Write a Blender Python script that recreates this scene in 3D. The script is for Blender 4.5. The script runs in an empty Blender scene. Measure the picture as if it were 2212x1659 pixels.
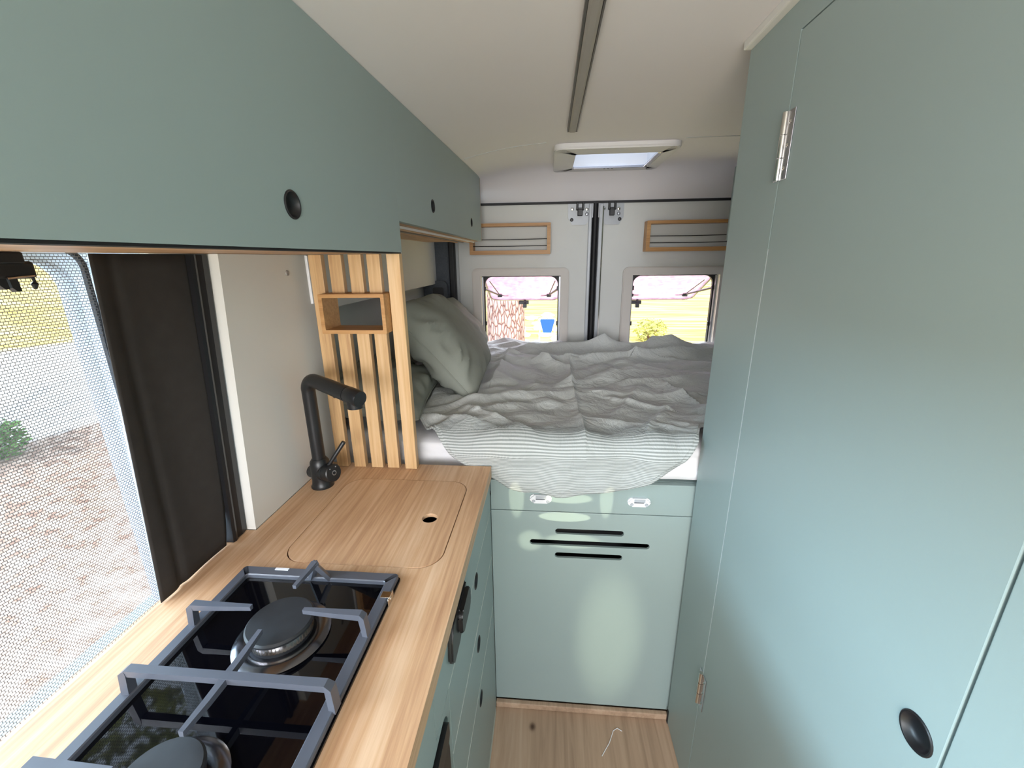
import bpy, bmesh, math, random
from mathutils import Vector, Matrix, noise
random.seed(7)
SC = bpy.context.scene
COL = SC.collection
R = math.radians

# ---------------------------------------------------------------- camera
def make_camera():
    y, p, r = R(-5.0422), R(-16.5472), R(-0.68426)
    f = Vector((math.sin(y)*math.cos(p), math.cos(y)*math.cos(p), math.sin(p)))
    rt = Vector((math.cos(y), -math.sin(y), 0))
    up = rt.cross(f)
    r2 = rt*math.cos(r) + up*math.sin(r)
    u2 = -rt*math.sin(r) + up*math.cos(r)
    cd = bpy.data.cameras.new('camera')
    cd.sensor_fit = 'HORIZONTAL'; cd.sensor_width = 36; cd.lens = 915.98/2212*36
    cd.clip_start = .02
    co = bpy.data.objects.new('camera', cd); COL.objects.link(co)
    M = Matrix((r2, u2, -f)).transposed().to_4x4(); M.translation = Vector((0, 0, 1.45))
    co.matrix_world = M
    SC.camera = co
make_camera()

# ---------------------------------------------------------------- light and exposure
SC.view_settings.view_transform = 'Standard'
SC.view_settings.look = 'None'
SC.view_settings.exposure = 0.10
SC.view_settings.gamma = 1.0
SC.view_settings.use_curve_mapping = False
W = bpy.data.worlds.new('sky'); SC.world = W; W.use_nodes = True
_bg = W.node_tree.nodes['Background']
_bg.inputs[0].default_value = (.72, .86, 1.0, 1); _bg.inputs[1].default_value = 2.4
def sun(direction, strength, color, angle=.02):
    l = bpy.data.lights.new('sun', 'SUN'); l.energy = strength; l.color = color; l.angle = angle
    o = bpy.data.objects.new('sun', l); COL.objects.link(o)
    o.rotation_euler = Vector(direction).to_track_quat('-Z', 'Y').to_euler()
sun((-.45, .62, -.75), 6.2, (1.0, .95, .86))
def area(name, loc, direction, sx, sy, power, color, spread=180):
    l = bpy.data.lights.new(name, 'AREA'); l.shape = 'RECTANGLE'; l.size = sx; l.size_y = sy
    l.energy = power; l.color = color; l.spread = R(spread)
    o = bpy.data.objects.new(name, l); COL.objects.link(o)
    o.location = loc; o.rotation_euler = Vector(direction).to_track_quat('-Z', 'Y').to_euler()
    return o
# area lamps added as interior fill, standing in for front and upper sky daylight
area('front_daylight_fill', (-.12, -1.5, 1.42), (.04, 1, -.20), 1.15, .9, 54, (1.0, .985, .98))
area('upper_sky_daylight', (-2.0, -1.5, 2.75), (.75, 1, -.85), 2.2, 1.2, 170, (.90, .94, 1.0))
# daylight falling in through the kitchen window from the open sky above it
area('window_daylight', (-3.2, .1, 2.02), (1, .10, -.24), 3.8, .75, 430, (.62, .85, 1.0))
# daylight from the open sky behind the rear windows
area('rear_daylight', (.26, 4.6, 1.95), (0, -1, -.36), 2.6, .8, 400, (.80, .91, 1.0))
# added spot lamps stand in for bounced sunlight in patches on the bed front
def glint(x, z, w, h, power, blend=.35):
    l = bpy.data.lights.new('glint_spot', 'SPOT'); l.energy = power; l.color = (1.0, .97, .70); l.shadow_soft_size = .002
    l.spot_size = 2*math.atan(w/2/2.43); l.spot_blend = blend
    o = bpy.data.objects.new('glint_spot', l); COL.objects.link(o); o.location = (x+.02, -1.35, z+.22)
    o.rotation_euler = Vector((-.02, 2.416, -.22)).to_track_quat('-Z', 'Y').to_euler(); o.scale = (1, h/w, 1)
glint(.06, .797, .15, .036, 190); glint(.052, .736, .155, .032, 220, .2); glint(-.045, .652, .09, .085, 130, .8); glint(.075, .655, .19, .06, 140, .6)
glint(-.085, .80, .05, .16, 120, .5); glint(.168, .80, .03, .10, 130, .5)
glint(.20, .30, .26, .62, 90, 1.0)

# ---------------------------------------------------------------- materials
def s2l(c):
    return tuple(((v/255)/12.92 if v/255 <= .04045 else ((v/255+.055)/1.055)**2.4) for v in c) + (1,)
def nodes(name):
    m = bpy.data.materials.new(name); m.use_nodes = True
    nt = m.node_tree
    return m, nt, nt.nodes['Principled BSDF'], nt.nodes, nt.links
def ramp(nt, stops):
    r = nt.nodes.new('ShaderNodeValToRGB'); e = r.color_ramp.elements
    e[0].position, e[0].color = stops[0]; e[1].position, e[1].color = stops[-1]
    for p, c in stops[1:-1]:
        n = e.new(p); n.color = c
    return r
def coords(nt, scale, kind='Object', rot=(0, 0, 0)):
    tc = nt.nodes.new('ShaderNodeTexCoord'); mp = nt.nodes.new('ShaderNodeMapping')
    mp.inputs['Scale'].default_value = scale; mp.inputs['Rotation'].default_value = rot
    nt.links.new(tc.outputs[kind], mp.inputs['Vector']); return mp.outputs['Vector']
def tex_noise(nt, vec, scale, detail=3, rough=.5, dist=0):
    n = nt.nodes.new('ShaderNodeTexNoise'); n.inputs['Scale'].default_value = scale
    n.inputs['Detail'].default_value = detail; n.inputs['Roughness'].default_value = rough
    n.inputs['Distortion'].default_value = dist
    nt.links.new(vec, n.inputs['Vector']); return n
def bump(nt, b, height, strength, dist=.002):
    n = nt.nodes.new('ShaderNodeBump'); n.inputs['Strength'].default_value = strength
    n.inputs['Distance'].default_value = dist
    nt.links.new(height, n.inputs['Height']); nt.links.new(n.outputs[0], b.inputs['Normal'])
def plain(name, rgb, rough=.5, metal=0, var=.04, scale=9, spec=.5, bmp=0, bscale=400):
    m, nt, b, N, L = nodes(name)
    c = s2l(rgb); v = coords(nt, (1, 1, 1))
    n = tex_noise(nt, v, scale)
    lo = tuple(x*(1-var) for x in c[:3])+(1,); hi = tuple(min(1, x*(1+var)) for x in c[:3])+(1,)
    r = ramp(nt, [(.3, lo), (.7, hi)]); L.new(n.outputs['Fac'], r.inputs[0]); L.new(r.outputs[0], b.inputs['Base Color'])
    b.inputs['Roughness'].default_value = rough; b.inputs['Metallic'].default_value = metal
    b.inputs['Specular IOR Level'].default_value = spec
    if bmp:
        n2 = tex_noise(nt, v, bscale, 2); bump(nt, b, n2.outputs['Fac'], bmp, .001)
    return m
def wood(name, cols, axis, fine=150, long=5, rough=.45, band=18, spec=.4):
    """straight grained wood, the grain running along the given axis"""
    m, nt, b, N, L = nodes(name)
    sc = [fine]*3; sc[axis] = long
    n = tex_noise(nt, coords(nt, tuple(sc)), 1, 4, .65)
    sb = [band]*3; sb[axis] = .5
    n2 = tex_noise(nt, coords(nt, tuple(sb)), 1, 2, .5)
    mx = N.new('ShaderNodeMath'); mx.operation = 'MULTIPLY_ADD'; mx.inputs[1].default_value = .55
    md = N.new('ShaderNodeMath'); md.operation = 'MULTIPLY'; md.inputs[1].default_value = .45
    L.new(n2.outputs['Fac'], md.inputs[0]); L.new(n.outputs['Fac'], mx.inputs[0]); L.new(md.outputs[0], mx.inputs[2])
    r = ramp(nt, [(.32, s2l(cols[0])), (.5, s2l(cols[1])), (.66, s2l(cols[2]))])
    L.new(mx.outputs[0], r.inputs[0]); L.new(r.outputs[0], b.inputs['Base Color'])
    b.inputs['Roughness'].default_value = rough; b.inputs['Specular IOR Level'].default_value = spec
    bump(nt, b, n.outputs['Fac'], .06, .001)
    return m
M = {}
M['sage'] = plain('sage_laminate', (149, 165, 163), .42, var=.012, scale=3, spec=.45, bmp=.03, bscale=900)
M['edge'] = plain('pale_edge', (205, 212, 205), .5)
M['gap'] = plain('dark_gap', (14, 15, 18), .8)
M['white'] = plain('white_panel', (222, 221, 216), .5, var=.01, spec=.35)
M['bright'] = plain('white_plastic', (232, 233, 236), .4, var=.01)
M['ceil'] = plain('ceiling_panel', (226, 222, 224), .75, var=.012, scale=2, spec=.25)
M['door'] = plain('door_panel', (205, 206, 203), .5, var=.01, spec=.35)
M['surround'] = plain('window_surround', (198, 192, 186), .55, var=.01)
M['grey_plastic'] = plain('grey_plastic', (176, 178, 180), .45)
M['hatch'] = plain('hatch_plastic', (214, 212, 212), .5, var=.01)
M['black'] = plain('black_plastic', (20, 20, 23), .42, var=.1)
M['matt_black'] = plain('matt_black_metal', (26, 27, 29), .38, var=.1, spec=.5)
M['rubber'] = plain('black_rubber', (22, 22, 26), .6)
M['greymetal'] = plain('grey_metal', (150, 152, 158), .35, metal=.6)
M['painted'] = plain('grey_painted_steel', (176, 180, 186), .3, metal=.0)
M['chrome'] = plain('chrome', (225, 222, 216), .14, metal=1)
M['steel'] = plain('polished_steel', (190, 190, 196), .2, metal=1)
M['ringsteel'] = plain('darkened_steel', (112, 112, 118), .24, metal=1)
M['iron'] = plain('cast_iron_enamel', (84, 88, 98), .36, var=.06, spec=.6)
M['burner'] = plain('black_enamel', (34, 36, 40), .55, var=.12, scale=60)
M['glass_black'] = plain('black_hob_glass', (4, 4, 8), .03, var=0, spec=.6)
M['bamboo_y'] = wood('bamboo_worktop', [(172, 130, 98), (203, 163, 126), (219, 185, 152)], 1)
M['bamboo_z'] = wood('bamboo_slat', [(176, 136, 96), (205, 167, 120), (218, 184, 142)], 2)
M['bamboo_x'] = wood('bamboo_shelf', [(158, 112, 66), (182, 135, 84), (200, 155, 104)], 0)
M['ply'] = wood('plywood_edge', [(150, 110, 80), (190, 150, 115), (214, 180, 146)], 1, fine=60)
M['fabric_white'] = plain('white_cotton', (236, 235, 238), .9, var=.02, scale=30, spec=.1, bmp=.15)
M['pillow'] = plain('sage_pillow_cotton', (146, 149, 140), .92, var=.05, scale=14, spec=.1, bmp=.25, bscale=500)
M['blind'] = plain('black_blind_fabric', (56, 53, 51), .85, var=.08, scale=40, spec=.25, bmp=.1)
M['charcoal'] = plain('charcoal_fabric', (84, 88, 94), .9, var=.1, scale=120, spec=.2, bmp=.2)
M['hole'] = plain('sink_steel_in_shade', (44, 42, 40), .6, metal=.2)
M['led'] = plain('lamp_diffuser', (150, 146, 142), .5, var=.01)
M['aluminium'] = plain('brushed_aluminium', (120, 116, 114), .4, metal=.7)

def floor_material():
    m, nt, b, N, L = nodes('oak_vinyl_floor')
    n = tex_noise(nt, coords(nt, (60, 2.5, 60)), 1, 5, .6, .6)
    n2 = tex_noise(nt, coords(nt, (9, .35, 9)), 1, 2, .5, .4)
    mx = N.new('ShaderNodeMix'); mx.data_type = 'FLOAT'; mx.inputs[0].default_value = .55
    L.new(n.outputs['Fac'], mx.inputs[2]); L.new(n2.outputs['Fac'], mx.inputs[3])
    r = ramp(nt, [(.3, s2l((140, 114, 94))), (.5, s2l((176, 148, 124))), (.7, s2l((196, 170, 146)))])
    L.new(mx.outputs[0], r.inputs[0])
    # one knot in the boards
    tc = N.new('ShaderNodeTexCoord'); ds = N.new('ShaderNodeVectorMath'); ds.operation = 'DISTANCE'
    mp = N.new('ShaderNodeMapping'); mp.inputs['Scale'].default_value = (1, .75, 1)
    L.new(tc.outputs['Object'], mp.inputs[0]); L.new(mp.outputs[0], ds.inputs[0]); ds.inputs[1].default_value = (-.035, .997*.75, 0)
    rk = ramp(nt, [(.0, (0, 0, 0, 1)), (.005, (.15, .15, .15, 1)), (.013, (1, 1, 1, 1))]); L.new(ds.outputs['Value'], rk.inputs[0])
    mk = N.new('ShaderNodeMix'); mk.data_type = 'RGBA'; mk.blend_type = 'MIX'
    L.new(rk.outputs[0], mk.inputs[0]); mk.inputs[6].default_value = s2l((70, 48, 34)); L.new(r.outputs[0], mk.inputs[7])
    L.new(mk.outputs[2], b.inputs['Base Color']); b.inputs['Roughness'].default_value = .5
    b.inputs['Specular IOR Level'].default_value = .35
    return m
M['floor'] = floor_material()

def duvet_material():
    """woven sage cotton with fine pale stripes in the weave, wider and clearer on the turned border"""
    m, nt, b, N, L = nodes('striped_duvet_cotton')
    tc = N.new('ShaderNodeTexCoord'); sep = N.new('ShaderNodeSeparateXYZ'); L.new(tc.outputs['UV'], sep.inputs[0])
    nz = tex_noise(nt, tc.outputs['UV'], 2.2, 2)
    # stripe along v
    k = N.new('ShaderNodeMath'); k.operation = 'MULTIPLY'; k.inputs[1].default_value = 2*math.pi/.0048
    L.new(sep.outputs['Y'], k.inputs[0])
    sn = N.new('ShaderNodeMath'); sn.operation = 'SINE'; L.new(k.outputs[0], sn.inputs[0])
    st = ramp(nt, [(.42, (0, 0, 0, 1)), (.58, (1, 1, 1, 1))])
    h = N.new('ShaderNodeMath'); h.operation = 'MULTIPLY_ADD'; h.inputs[1].default_value = .5; h.inputs[2].default_value = .5
    L.new(sn.outputs[0], h.inputs[0]); L.new(h.outputs[0], st.inputs[0])
    # border mask
    ad = N.new('ShaderNodeMath'); ad.operation = 'MULTIPLY_ADD'; ad.inputs[1].default_value = .12
    L.new(nz.outputs['Fac'], ad.inputs[0]); L.new(sep.outputs['Y'], ad.inputs[2])
    mk = ramp(nt, [(.0, (0, 0, 0, 1)), (1, (1, 1, 1, 1))])
    mr = N.new('ShaderNodeMapRange'); mr.inputs[1].default_value = 1.30; mr.inputs[2].default_value = 1.335
    L.new(ad.outputs[0], mr.inputs[0])
    weave = tex_noise(nt, tc.outputs['UV'], 420, 2)
    base = ramp(nt, [(.3, s2l((192, 194, 192))), (.7, s2l((210, 212, 210)))]); L.new(weave.outputs['Fac'], base.inputs[0])
    stripe = N.new('ShaderNodeMix'); stripe.data_type = 'RGBA'
    stripe.inputs[6].default_value = s2l((146, 151, 149)); stripe.inputs[7].default_value = s2l((196, 199, 198))
    L.new(st.outputs[0], stripe.inputs[0])
    mix = N.new('ShaderNodeMix'); mix.data_type = 'RGBA'
    L.new(mr.outputs[0], mix.inputs[0]); L.new(base.outputs[0], mix.inputs[6]); L.new(stripe.outputs[2], mix.inputs[7])
    L.new(mix.outputs[2], b.inputs['Base Color']); b.inputs['Roughness'].default_value = .92
    b.inputs['Specular IOR Level'].default_value = .1
    cr = tex_noise(nt, tc.outputs['UV'], 16, 5, .6, 1.6)
    b1 = N.new('ShaderNodeBump'); b1.inputs['Strength'].default_value = .42; b1.inputs['Distance'].default_value = .02; L.new(cr.outputs['Fac'], b1.inputs['Height'])
    b2 = N.new('ShaderNodeBump'); b2.inputs['Strength'].default_value = .15; b2.inputs['Distance'].default_value = .001; L.new(weave.outputs['Fac'], b2.inputs['Height'])
    L.new(b1.outputs[0], b2.inputs['Normal']); L.new(b2.outputs[0], b.inputs['Normal'])
    return m
M['duvet'] = duvet_material()

def mesh_material():
    """honeycomb insect mesh: grey threads with see-through holes in staggered rows"""
    m, nt, b, N, L = nodes('insect_mesh')
    tc = N.new('ShaderNodeTexCoord'); sep = N.new('ShaderNodeSeparateXYZ'); cmb = N.new('ShaderNodeCombineXYZ')
    L.new(tc.outputs['Object'], sep.inputs[0]); L.new(sep.outputs['Y'], cmb.inputs[0]); L.new(sep.outputs['Z'], cmb.inputs[1])
    k = N.new('ShaderNodeTexBrick'); k.offset = .5; k.inputs['Scale'].default_value = 100
    k.inputs['Brick Width'].default_value = .48; k.inputs['Row Height'].default_value = .36; k.inputs['Mortar Size'].default_value = .062; k.inputs['Mortar Smooth'].default_value = .7
    L.new(cmb.outputs[0], k.inputs['Vector'])
    r = ramp(nt, [(.2, (1, 1, 1, 1)), (.7, (0, 0, 0, 1))]); L.new(k.outputs['Fac'], r.inputs[0])
    tr = N.new('ShaderNodeBsdfTransparent'); mx = N.new('ShaderNodeMixShader')
    b.inputs['Base Color'].default_value = s2l((140, 142, 148)); b.inputs['Roughness'].default_value = .7
    L.new(r.outputs[0], mx.inputs[0]); L.new(b.outputs[0], mx.inputs[1]); L.new(tr.outputs[0], mx.inputs[2])
    L.new(mx.outputs[0], N['Material Output'].inputs[0]); return m
M['mesh'] = mesh_material()
def clear(name, tint, gloss=.06):
    m, nt, b, N, L = nodes(name)
    tr = N.new('ShaderNodeBsdfTransparent'); tr.inputs[0].default_value = tint
    gl = N.new('ShaderNodeBsdfGlossy'); gl.inputs['Roughness'].default_value = .03
    n = tex_noise(nt, coords(nt, (1, 1, 1)), 5); r = ramp(nt, [(0, (.9, .9, .9, 1)), (1, (1, 1, 1, 1))])
    L.new(n.outputs['Fac'], r.inputs[0]); L.new(r.outputs[0], gl.inputs[0])
    mx = N.new('ShaderNodeMixShader'); mx.inputs[0].default_value = gloss
    L.new(tr.outputs[0], mx.inputs[1]); L.new(gl.outputs[0], mx.inputs[2]); L.new(mx.outputs[0], N['Material Output'].inputs[0])
    return m
M['pane'] = clear('clear_acrylic', (.97, .98, 1, 1), .03)
def tinted():
    m, nt, b, N, L = nodes('tinted_acrylic')
    tr = N.new('ShaderNodeBsdfTransparent'); tr.inputs[0].default_value = (.66, .54, .62, 1)
    tl = N.new('ShaderNodeBsdfTranslucent'); n = tex_noise(nt, coords(nt, (1, 1, 1)), 30, 4); r = ramp(nt, [(.35, s2l((170, 140, 142))), (.65, s2l((206, 180, 182)))])
    L.new(n.outputs['Fac'], r.inputs[0]); L.new(r.outputs[0], tl.inputs[0])
    mx = N.new('ShaderNodeMixShader'); mx.inputs[0].default_value = .5; L.new(tr.outputs[0], mx.inputs[1]); L.new(tl.outputs[0], mx.inputs[2])
    L.new(mx.outputs[0], N['Material Output'].inputs[0]); return m
M['tinted'] = tinted()
def frosted():
    m, nt, b, N, L = nodes('frosted_dome')
    tr = N.new('ShaderNodeBsdfTranslucent'); tr.inputs[0].default_value = (.75, .8, .92, 1)
    n = tex_noise(nt, coords(nt, (1, 1, 1)), 6); r = ramp(nt, [(0, (.42, .46, .56, 1)), (1, (.52, .56, .66, 1))])
    L.new(n.outputs['Fac'], r.inputs[0]); L.new(r.outputs[0], tr.inputs[0])
    t2 = N.new('ShaderNodeBsdfTransparent'); mx = N.new('ShaderNodeMixShader'); mx.inputs[0].default_value = .0
    L.new(tr.outputs[0], mx.inputs[1]); L.new(t2.outputs[0], mx.inputs[2]); L.new(mx.outputs[0], N['Material Output'].inputs[0]); return m
M['frost'] = frosted()
def reveal():
    m, nt, b, N, L = nodes('white_reveal'); tl = N.new('ShaderNodeBsdfTranslucent')
    n = tex_noise(nt, coords(nt, (1, 1, 1)), 8); r = ramp(nt, [(0, s2l((206, 211, 218))), (1, s2l((220, 223, 228)))])
    L.new(n.outputs['Fac'], r.inputs[0]); L.new(r.outputs[0], tl.inputs[0]); L.new(r.outputs[0], b.inputs['Base Color'])
    mx = N.new('ShaderNodeMixShader'); mx.inputs[0].default_value = .85; L.new(b.outputs[0], mx.inputs[1]); L.new(tl.outputs[0], mx.inputs[2]); L.new(mx.outputs[0], N['Material Output'].inputs[0]); return m
M['reveal'] = reveal()

# ---------------------------------------------------------------- mesh helpers
def box(bm, x0, x1, y0, y1, z0, z1, bev=0, seg=2):
    r = bmesh.ops.create_cube(bm, size=1)
    vs = r['verts']
    for v in vs:
        v.co = Vector(((x0+x1)/2+v.co.x*(x1-x0), (y0+y1)/2+v.co.y*(y1-y0), (z0+z1)/2+v.co.z*(z1-z0)))
    if bev:
        es = list({e for v in vs for e in v.link_edges})
        bmesh.ops.bevel(bm, geom=es, offset=bev, segments=seg, affect='EDGES', profile=.5)
def frame_of(d):
    d = Vector(d).normalized(); a = Vector((0, 0, 1)) if abs(d.z) < .9 else Vector((1, 0, 0))
    u = d.cross(a).normalized(); return u, d.cross(u).normalized(), d
def tube(bm, pts, rad, seg=14, caps=True):
    pts = [Vector(p) for p in pts]; rads = rad if isinstance(rad, (list, tuple)) else [rad]*len(pts)
    rings = []; pu = None
    for i, p in enumerate(pts):
        d = (pts[min(i+1, len(pts)-1)]-pts[max(i-1, 0)]).normalized()
        if pu is None: u, w, _ = frame_of(d)
        else:
            u = (pu - d*pu.dot(d)).normalized(); w = d.cross(u)
        pu = u
        rings.append([bm.verts.new(p+(u*math.cos(2*math.pi*k/seg)+w*math.sin(2*math.pi*k/seg))*rads[i]) for k in range(seg)])
    for a, b_ in zip(rings, rings[1:]):
        for k in range(seg): bm.faces.new((a[k], a[(k+1) % seg], b_[(k+1) % seg], b_[k]))
    if caps: bm.faces.new(rings[0][::-1]); bm.faces.new(rings[-1])
def lathe(bm, prof, org, axis=(0, 0, 1), seg=32):
    """profile of (radius, height) spun about an axis"""
    u, w, d = frame_of(axis); org = Vector(org); rings = []
    for r, h in prof:
        if r < 1e-6: rings.append([bm.verts.new(org+d*h)])
        else: rings.append([bm.verts.new(org+d*h+(u*math.cos(2*math.pi*k/seg)+w*math.sin(2*math.pi*k/seg))*r) for k in range(seg)])
    for a, b_ in zip(rings, rings[1:]):
        for k in range(seg):
            k2 = (k+1) % seg
            if len(a) == 1 and len(b_) == 1: continue
            if len(a) == 1: bm.faces.new((a[0], b_[k2], b_[k]))
            elif len(b_) == 1: bm.faces.new((a[k], a[k2], b_[0]))
            else: bm.faces.new((a[k], a[k2], b_[k2], b_[k]))
def prism(bm, pts, vec):
    """closed outline of 3D points pushed along vec"""
    vec = Vector(vec); a = [bm.verts.new(Vector(p)) for p in pts]; b_ = [bm.verts.new(Vector(p)+vec) for p in pts]
    n = len(a); bm.faces.new(a[::-1]); bm.faces.new(b_)
    for i in range(n): bm.faces.new((a[i], a[(i+1) % n], b_[(i+1) % n], b_[i]))
def rrect(x0, x1, y0, y1, r, n=8):
    out = []
    for cx, cy, a0 in ((x1-r, y1-r, 0), (x0+r, y1-r, 90), (x0+r, y0+r, 180), (x1-r, y0+r, 270)):
        for k in range(n+1):
            a = R(a0+90*k/n); out.append((cx+r*math.cos(a), cy+r*math.sin(a)))
    return out
def ring_prism(bm, outer, inner, f, vec):
    """frame between two outlines with the same point count; f maps 2D to 3D"""
    vec = Vector(vec); n = len(outer)
    A = [bm.verts.new(Vector(f(*p))) for p in outer]; B = [bm.verts.new(Vector(f(*p))) for p in inner]
    A2 = [bm.verts.new(v.co+vec) for v in A]; B2 = [bm.verts.new(v.co+vec) for v in B]
    for i in range(n):
        j = (i+1) % n
        bm.faces.new((A[i], A[j], B[j], B[i])); bm.faces.new((A2[j], A2[i], B2[i], B2[j]))
        bm.faces.new((A[j], A[i], A2[i], A2[j])); bm.faces.new((B[i], B[j], B2[j], B2[i]))
ORG = {}
def tag(o, label=None, cat=None, group=None, kind=None):
    if label: o['label'] = label
    if cat: o['category'] = cat
    if group: o['group'] = group
    if kind: o['kind'] = kind
    return o
def thing(name, loc, label, cat, group=None):
    o = bpy.data.objects.new(name, None); COL.objects.link(o); o.location = loc; o.empty_display_size = .05
    ORG[o.name] = Vector(loc); return tag(o, label, cat, group)
def obj(name, bm, mat, parent=None, smooth=False, label=None, cat=None, group=None, kind=None, org=None):
    """link the bmesh (world coordinates) as one object"""
    bmesh.ops.recalc_face_normals(bm, faces=bm.faces)
    me = bpy.data.meshes.new(name)
    base = ORG[parent.name] if parent else Vector(org or (0, 0, 0))
    for v in bm.verts: v.co -= base
    bm.to_mesh(me); bm.free()
    mats = mat if isinstance(mat, (list, tuple)) else [mat]
    for mm in mats: me.materials.append(M[mm] if isinstance(mm, str) else mm)
    o = bpy.data.objects.new(name, me); COL.objects.link(o)
    if parent: o.parent = parent; ORG[o.name] = base
    else: o.location = base; ORG[o.name] = base
    if smooth:
        for p in me.polygons: p.use_smooth = True
        try: me.set_sharp_from_angle(angle=R(38))
        except Exception: pass
    return tag(o, label, cat, group, kind)
def struct(name, bm, mat, parent=None, smooth=False):
    return obj(name, bm, mat, parent, smooth, kind=None if parent else 'structure')
def cut(o, bm):
    """cut a shape (bmesh in world coordinates) out of an object"""
    bmesh.ops.recalc_face_normals(bm, faces=bm.faces)
    me = bpy.data.meshes.new('cutter'); bm.to_mesh(me); bm.free()
    c = bpy.data.objects.new('cutter', me); COL.objects.link(c)
    c.location = -ORG[o.name] if False else (0, 0, 0)
    md = o.modifiers.new('cut', 'BOOLEAN'); md.operation = 'DIFFERENCE'; md.object = c; md.solver = 'EXACT'
    bpy.context.view_layer.update()
    dg = bpy.context.evaluated_depsgraph_get()
    new = bpy.data.meshes.new_from_object(o.evaluated_get(dg))
    o.modifiers.remove(md); old = o.data; o.data = new
    bpy.data.objects.remove(c); bpy.data.meshes.remove(me); bpy.data.meshes.remove(old)
B = bmesh.new

# ---------------------------------------------------------------- the room
bm = B(); box(bm, -.85, 1.25, -1.2, 2.45, -.04, 0); struct('floor', bm, 'floor')

def ceil_z(x, y):
    zl = 1.757+.031*min(max(y, .2), 2.3)
    z = 1.862-(1.862-zl)*(max(0, .05-x)/.39)**2*(1 if x > -.36 else (.41/max(.41, .05-x))**1.2)
    if y > 2.15:
        t = min(1, (y-2.15)/.24); k = t**2.2; z = z*(1-k)+1.731*k
    return z
bm = B(); nx, ny = 48, 70; g = []
for i in range(nx+1):
    x = -.85+2.1*i/nx; g.append([])
    for j in range(ny+1):
        y = -1.2+3.59*j/ny; g[-1].append(bm.verts.new((x, y, ceil_z(x, y))))
for i in range(nx):
    for j in range(ny): bm.faces.new((g[i][j], g[i+1][j], g[i+1][j+1], g[i][j+1]))
r = bmesh.ops.extrude_face_region(bm, geom=bm.faces[:])
for e in r['geom']:
    if isinstance(e, bmesh.types.BMVert): e.co.z += .05
ceiling = struct('ceiling', bm, 'ceil', smooth=True)
bm = B(); box(bm, .095, .443, 1.895, 2.19, 1.6, 2.2); cut(ceiling, bm)
for p in ceiling.data.polygons: p.use_smooth = True
ceiling.data.set_sharp_from_angle(angle=R(30))
# joint where the rear headliner starts
bm = B()
for i in range(40):
    x0, x1 = -.33+1.13*i/40, -.33+1.13*(i+1)/40
    if -.02 < x0 < .47: continue
    prism(bm, [(x0, 1.775, ceil_z(x0, 1.775)-.0015), (x1, 1.772, ceil_z(x1, 1.772)-.0015), (x1, 1.776, ceil_z(x1, 1.776)-.0015), (x0, 1.779, ceil_z(x0, 1.779)-.0015)], (0, 0, .004))
struct('trim_1', bm, 'grey_plastic')

# left wall: solid parts round the kitchen window, white splash panel, bed niche
bm = B()
box(bm, -.80, -.63, -1.2, .72, 0, .80); box(bm, -.80, -.63, -1.2, .75, 1.478, 1.75); box(bm, -.80, -.63, -1.2, -.50, .80, 1.478)
struct('wall_left', bm, 'sage')
bm = B(); box(bm, -.85, -.70, .72, 2.45, 0, 1.75); struct('wall_left_bed_niche', bm, 'white')
bm = B(); prism(bm, [(-.699, .703, .921), (-.699, 1.045, .921), (-.699, 1.045, 1.463), (-.699, .749, 1.463)], (.105, 0, 0))
panel = struct('wall_left_splash_panel', bm, 'white')
bm = B(); lathe(bm, [(0, .0022), (.0055, .002), (.0062, 0), (.0062, -.002), (0, -.002)], (-.594, .949, 1.423), (1, 0, 0), 20); struct('screw_cap', bm, 'led', panel, True)
bm = B(); box(bm, -.699, -.62, 1.06, 2.375, 1.318, 1.75, .002); struct('wall_left_bed_panel', bm, 'white')
bm = B(); box(bm, -.6, -.588, 1.030, 1.05, 1.345, 1.462, .002); struct('trim_2', bm, 'bright')
# white window reveal beside the splash panel
bm = B(); box(bm, 1.15, 1.25, -1.2, 2.45, 0, 1.86); struct('wall_right', bm, 'sage')

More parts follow.
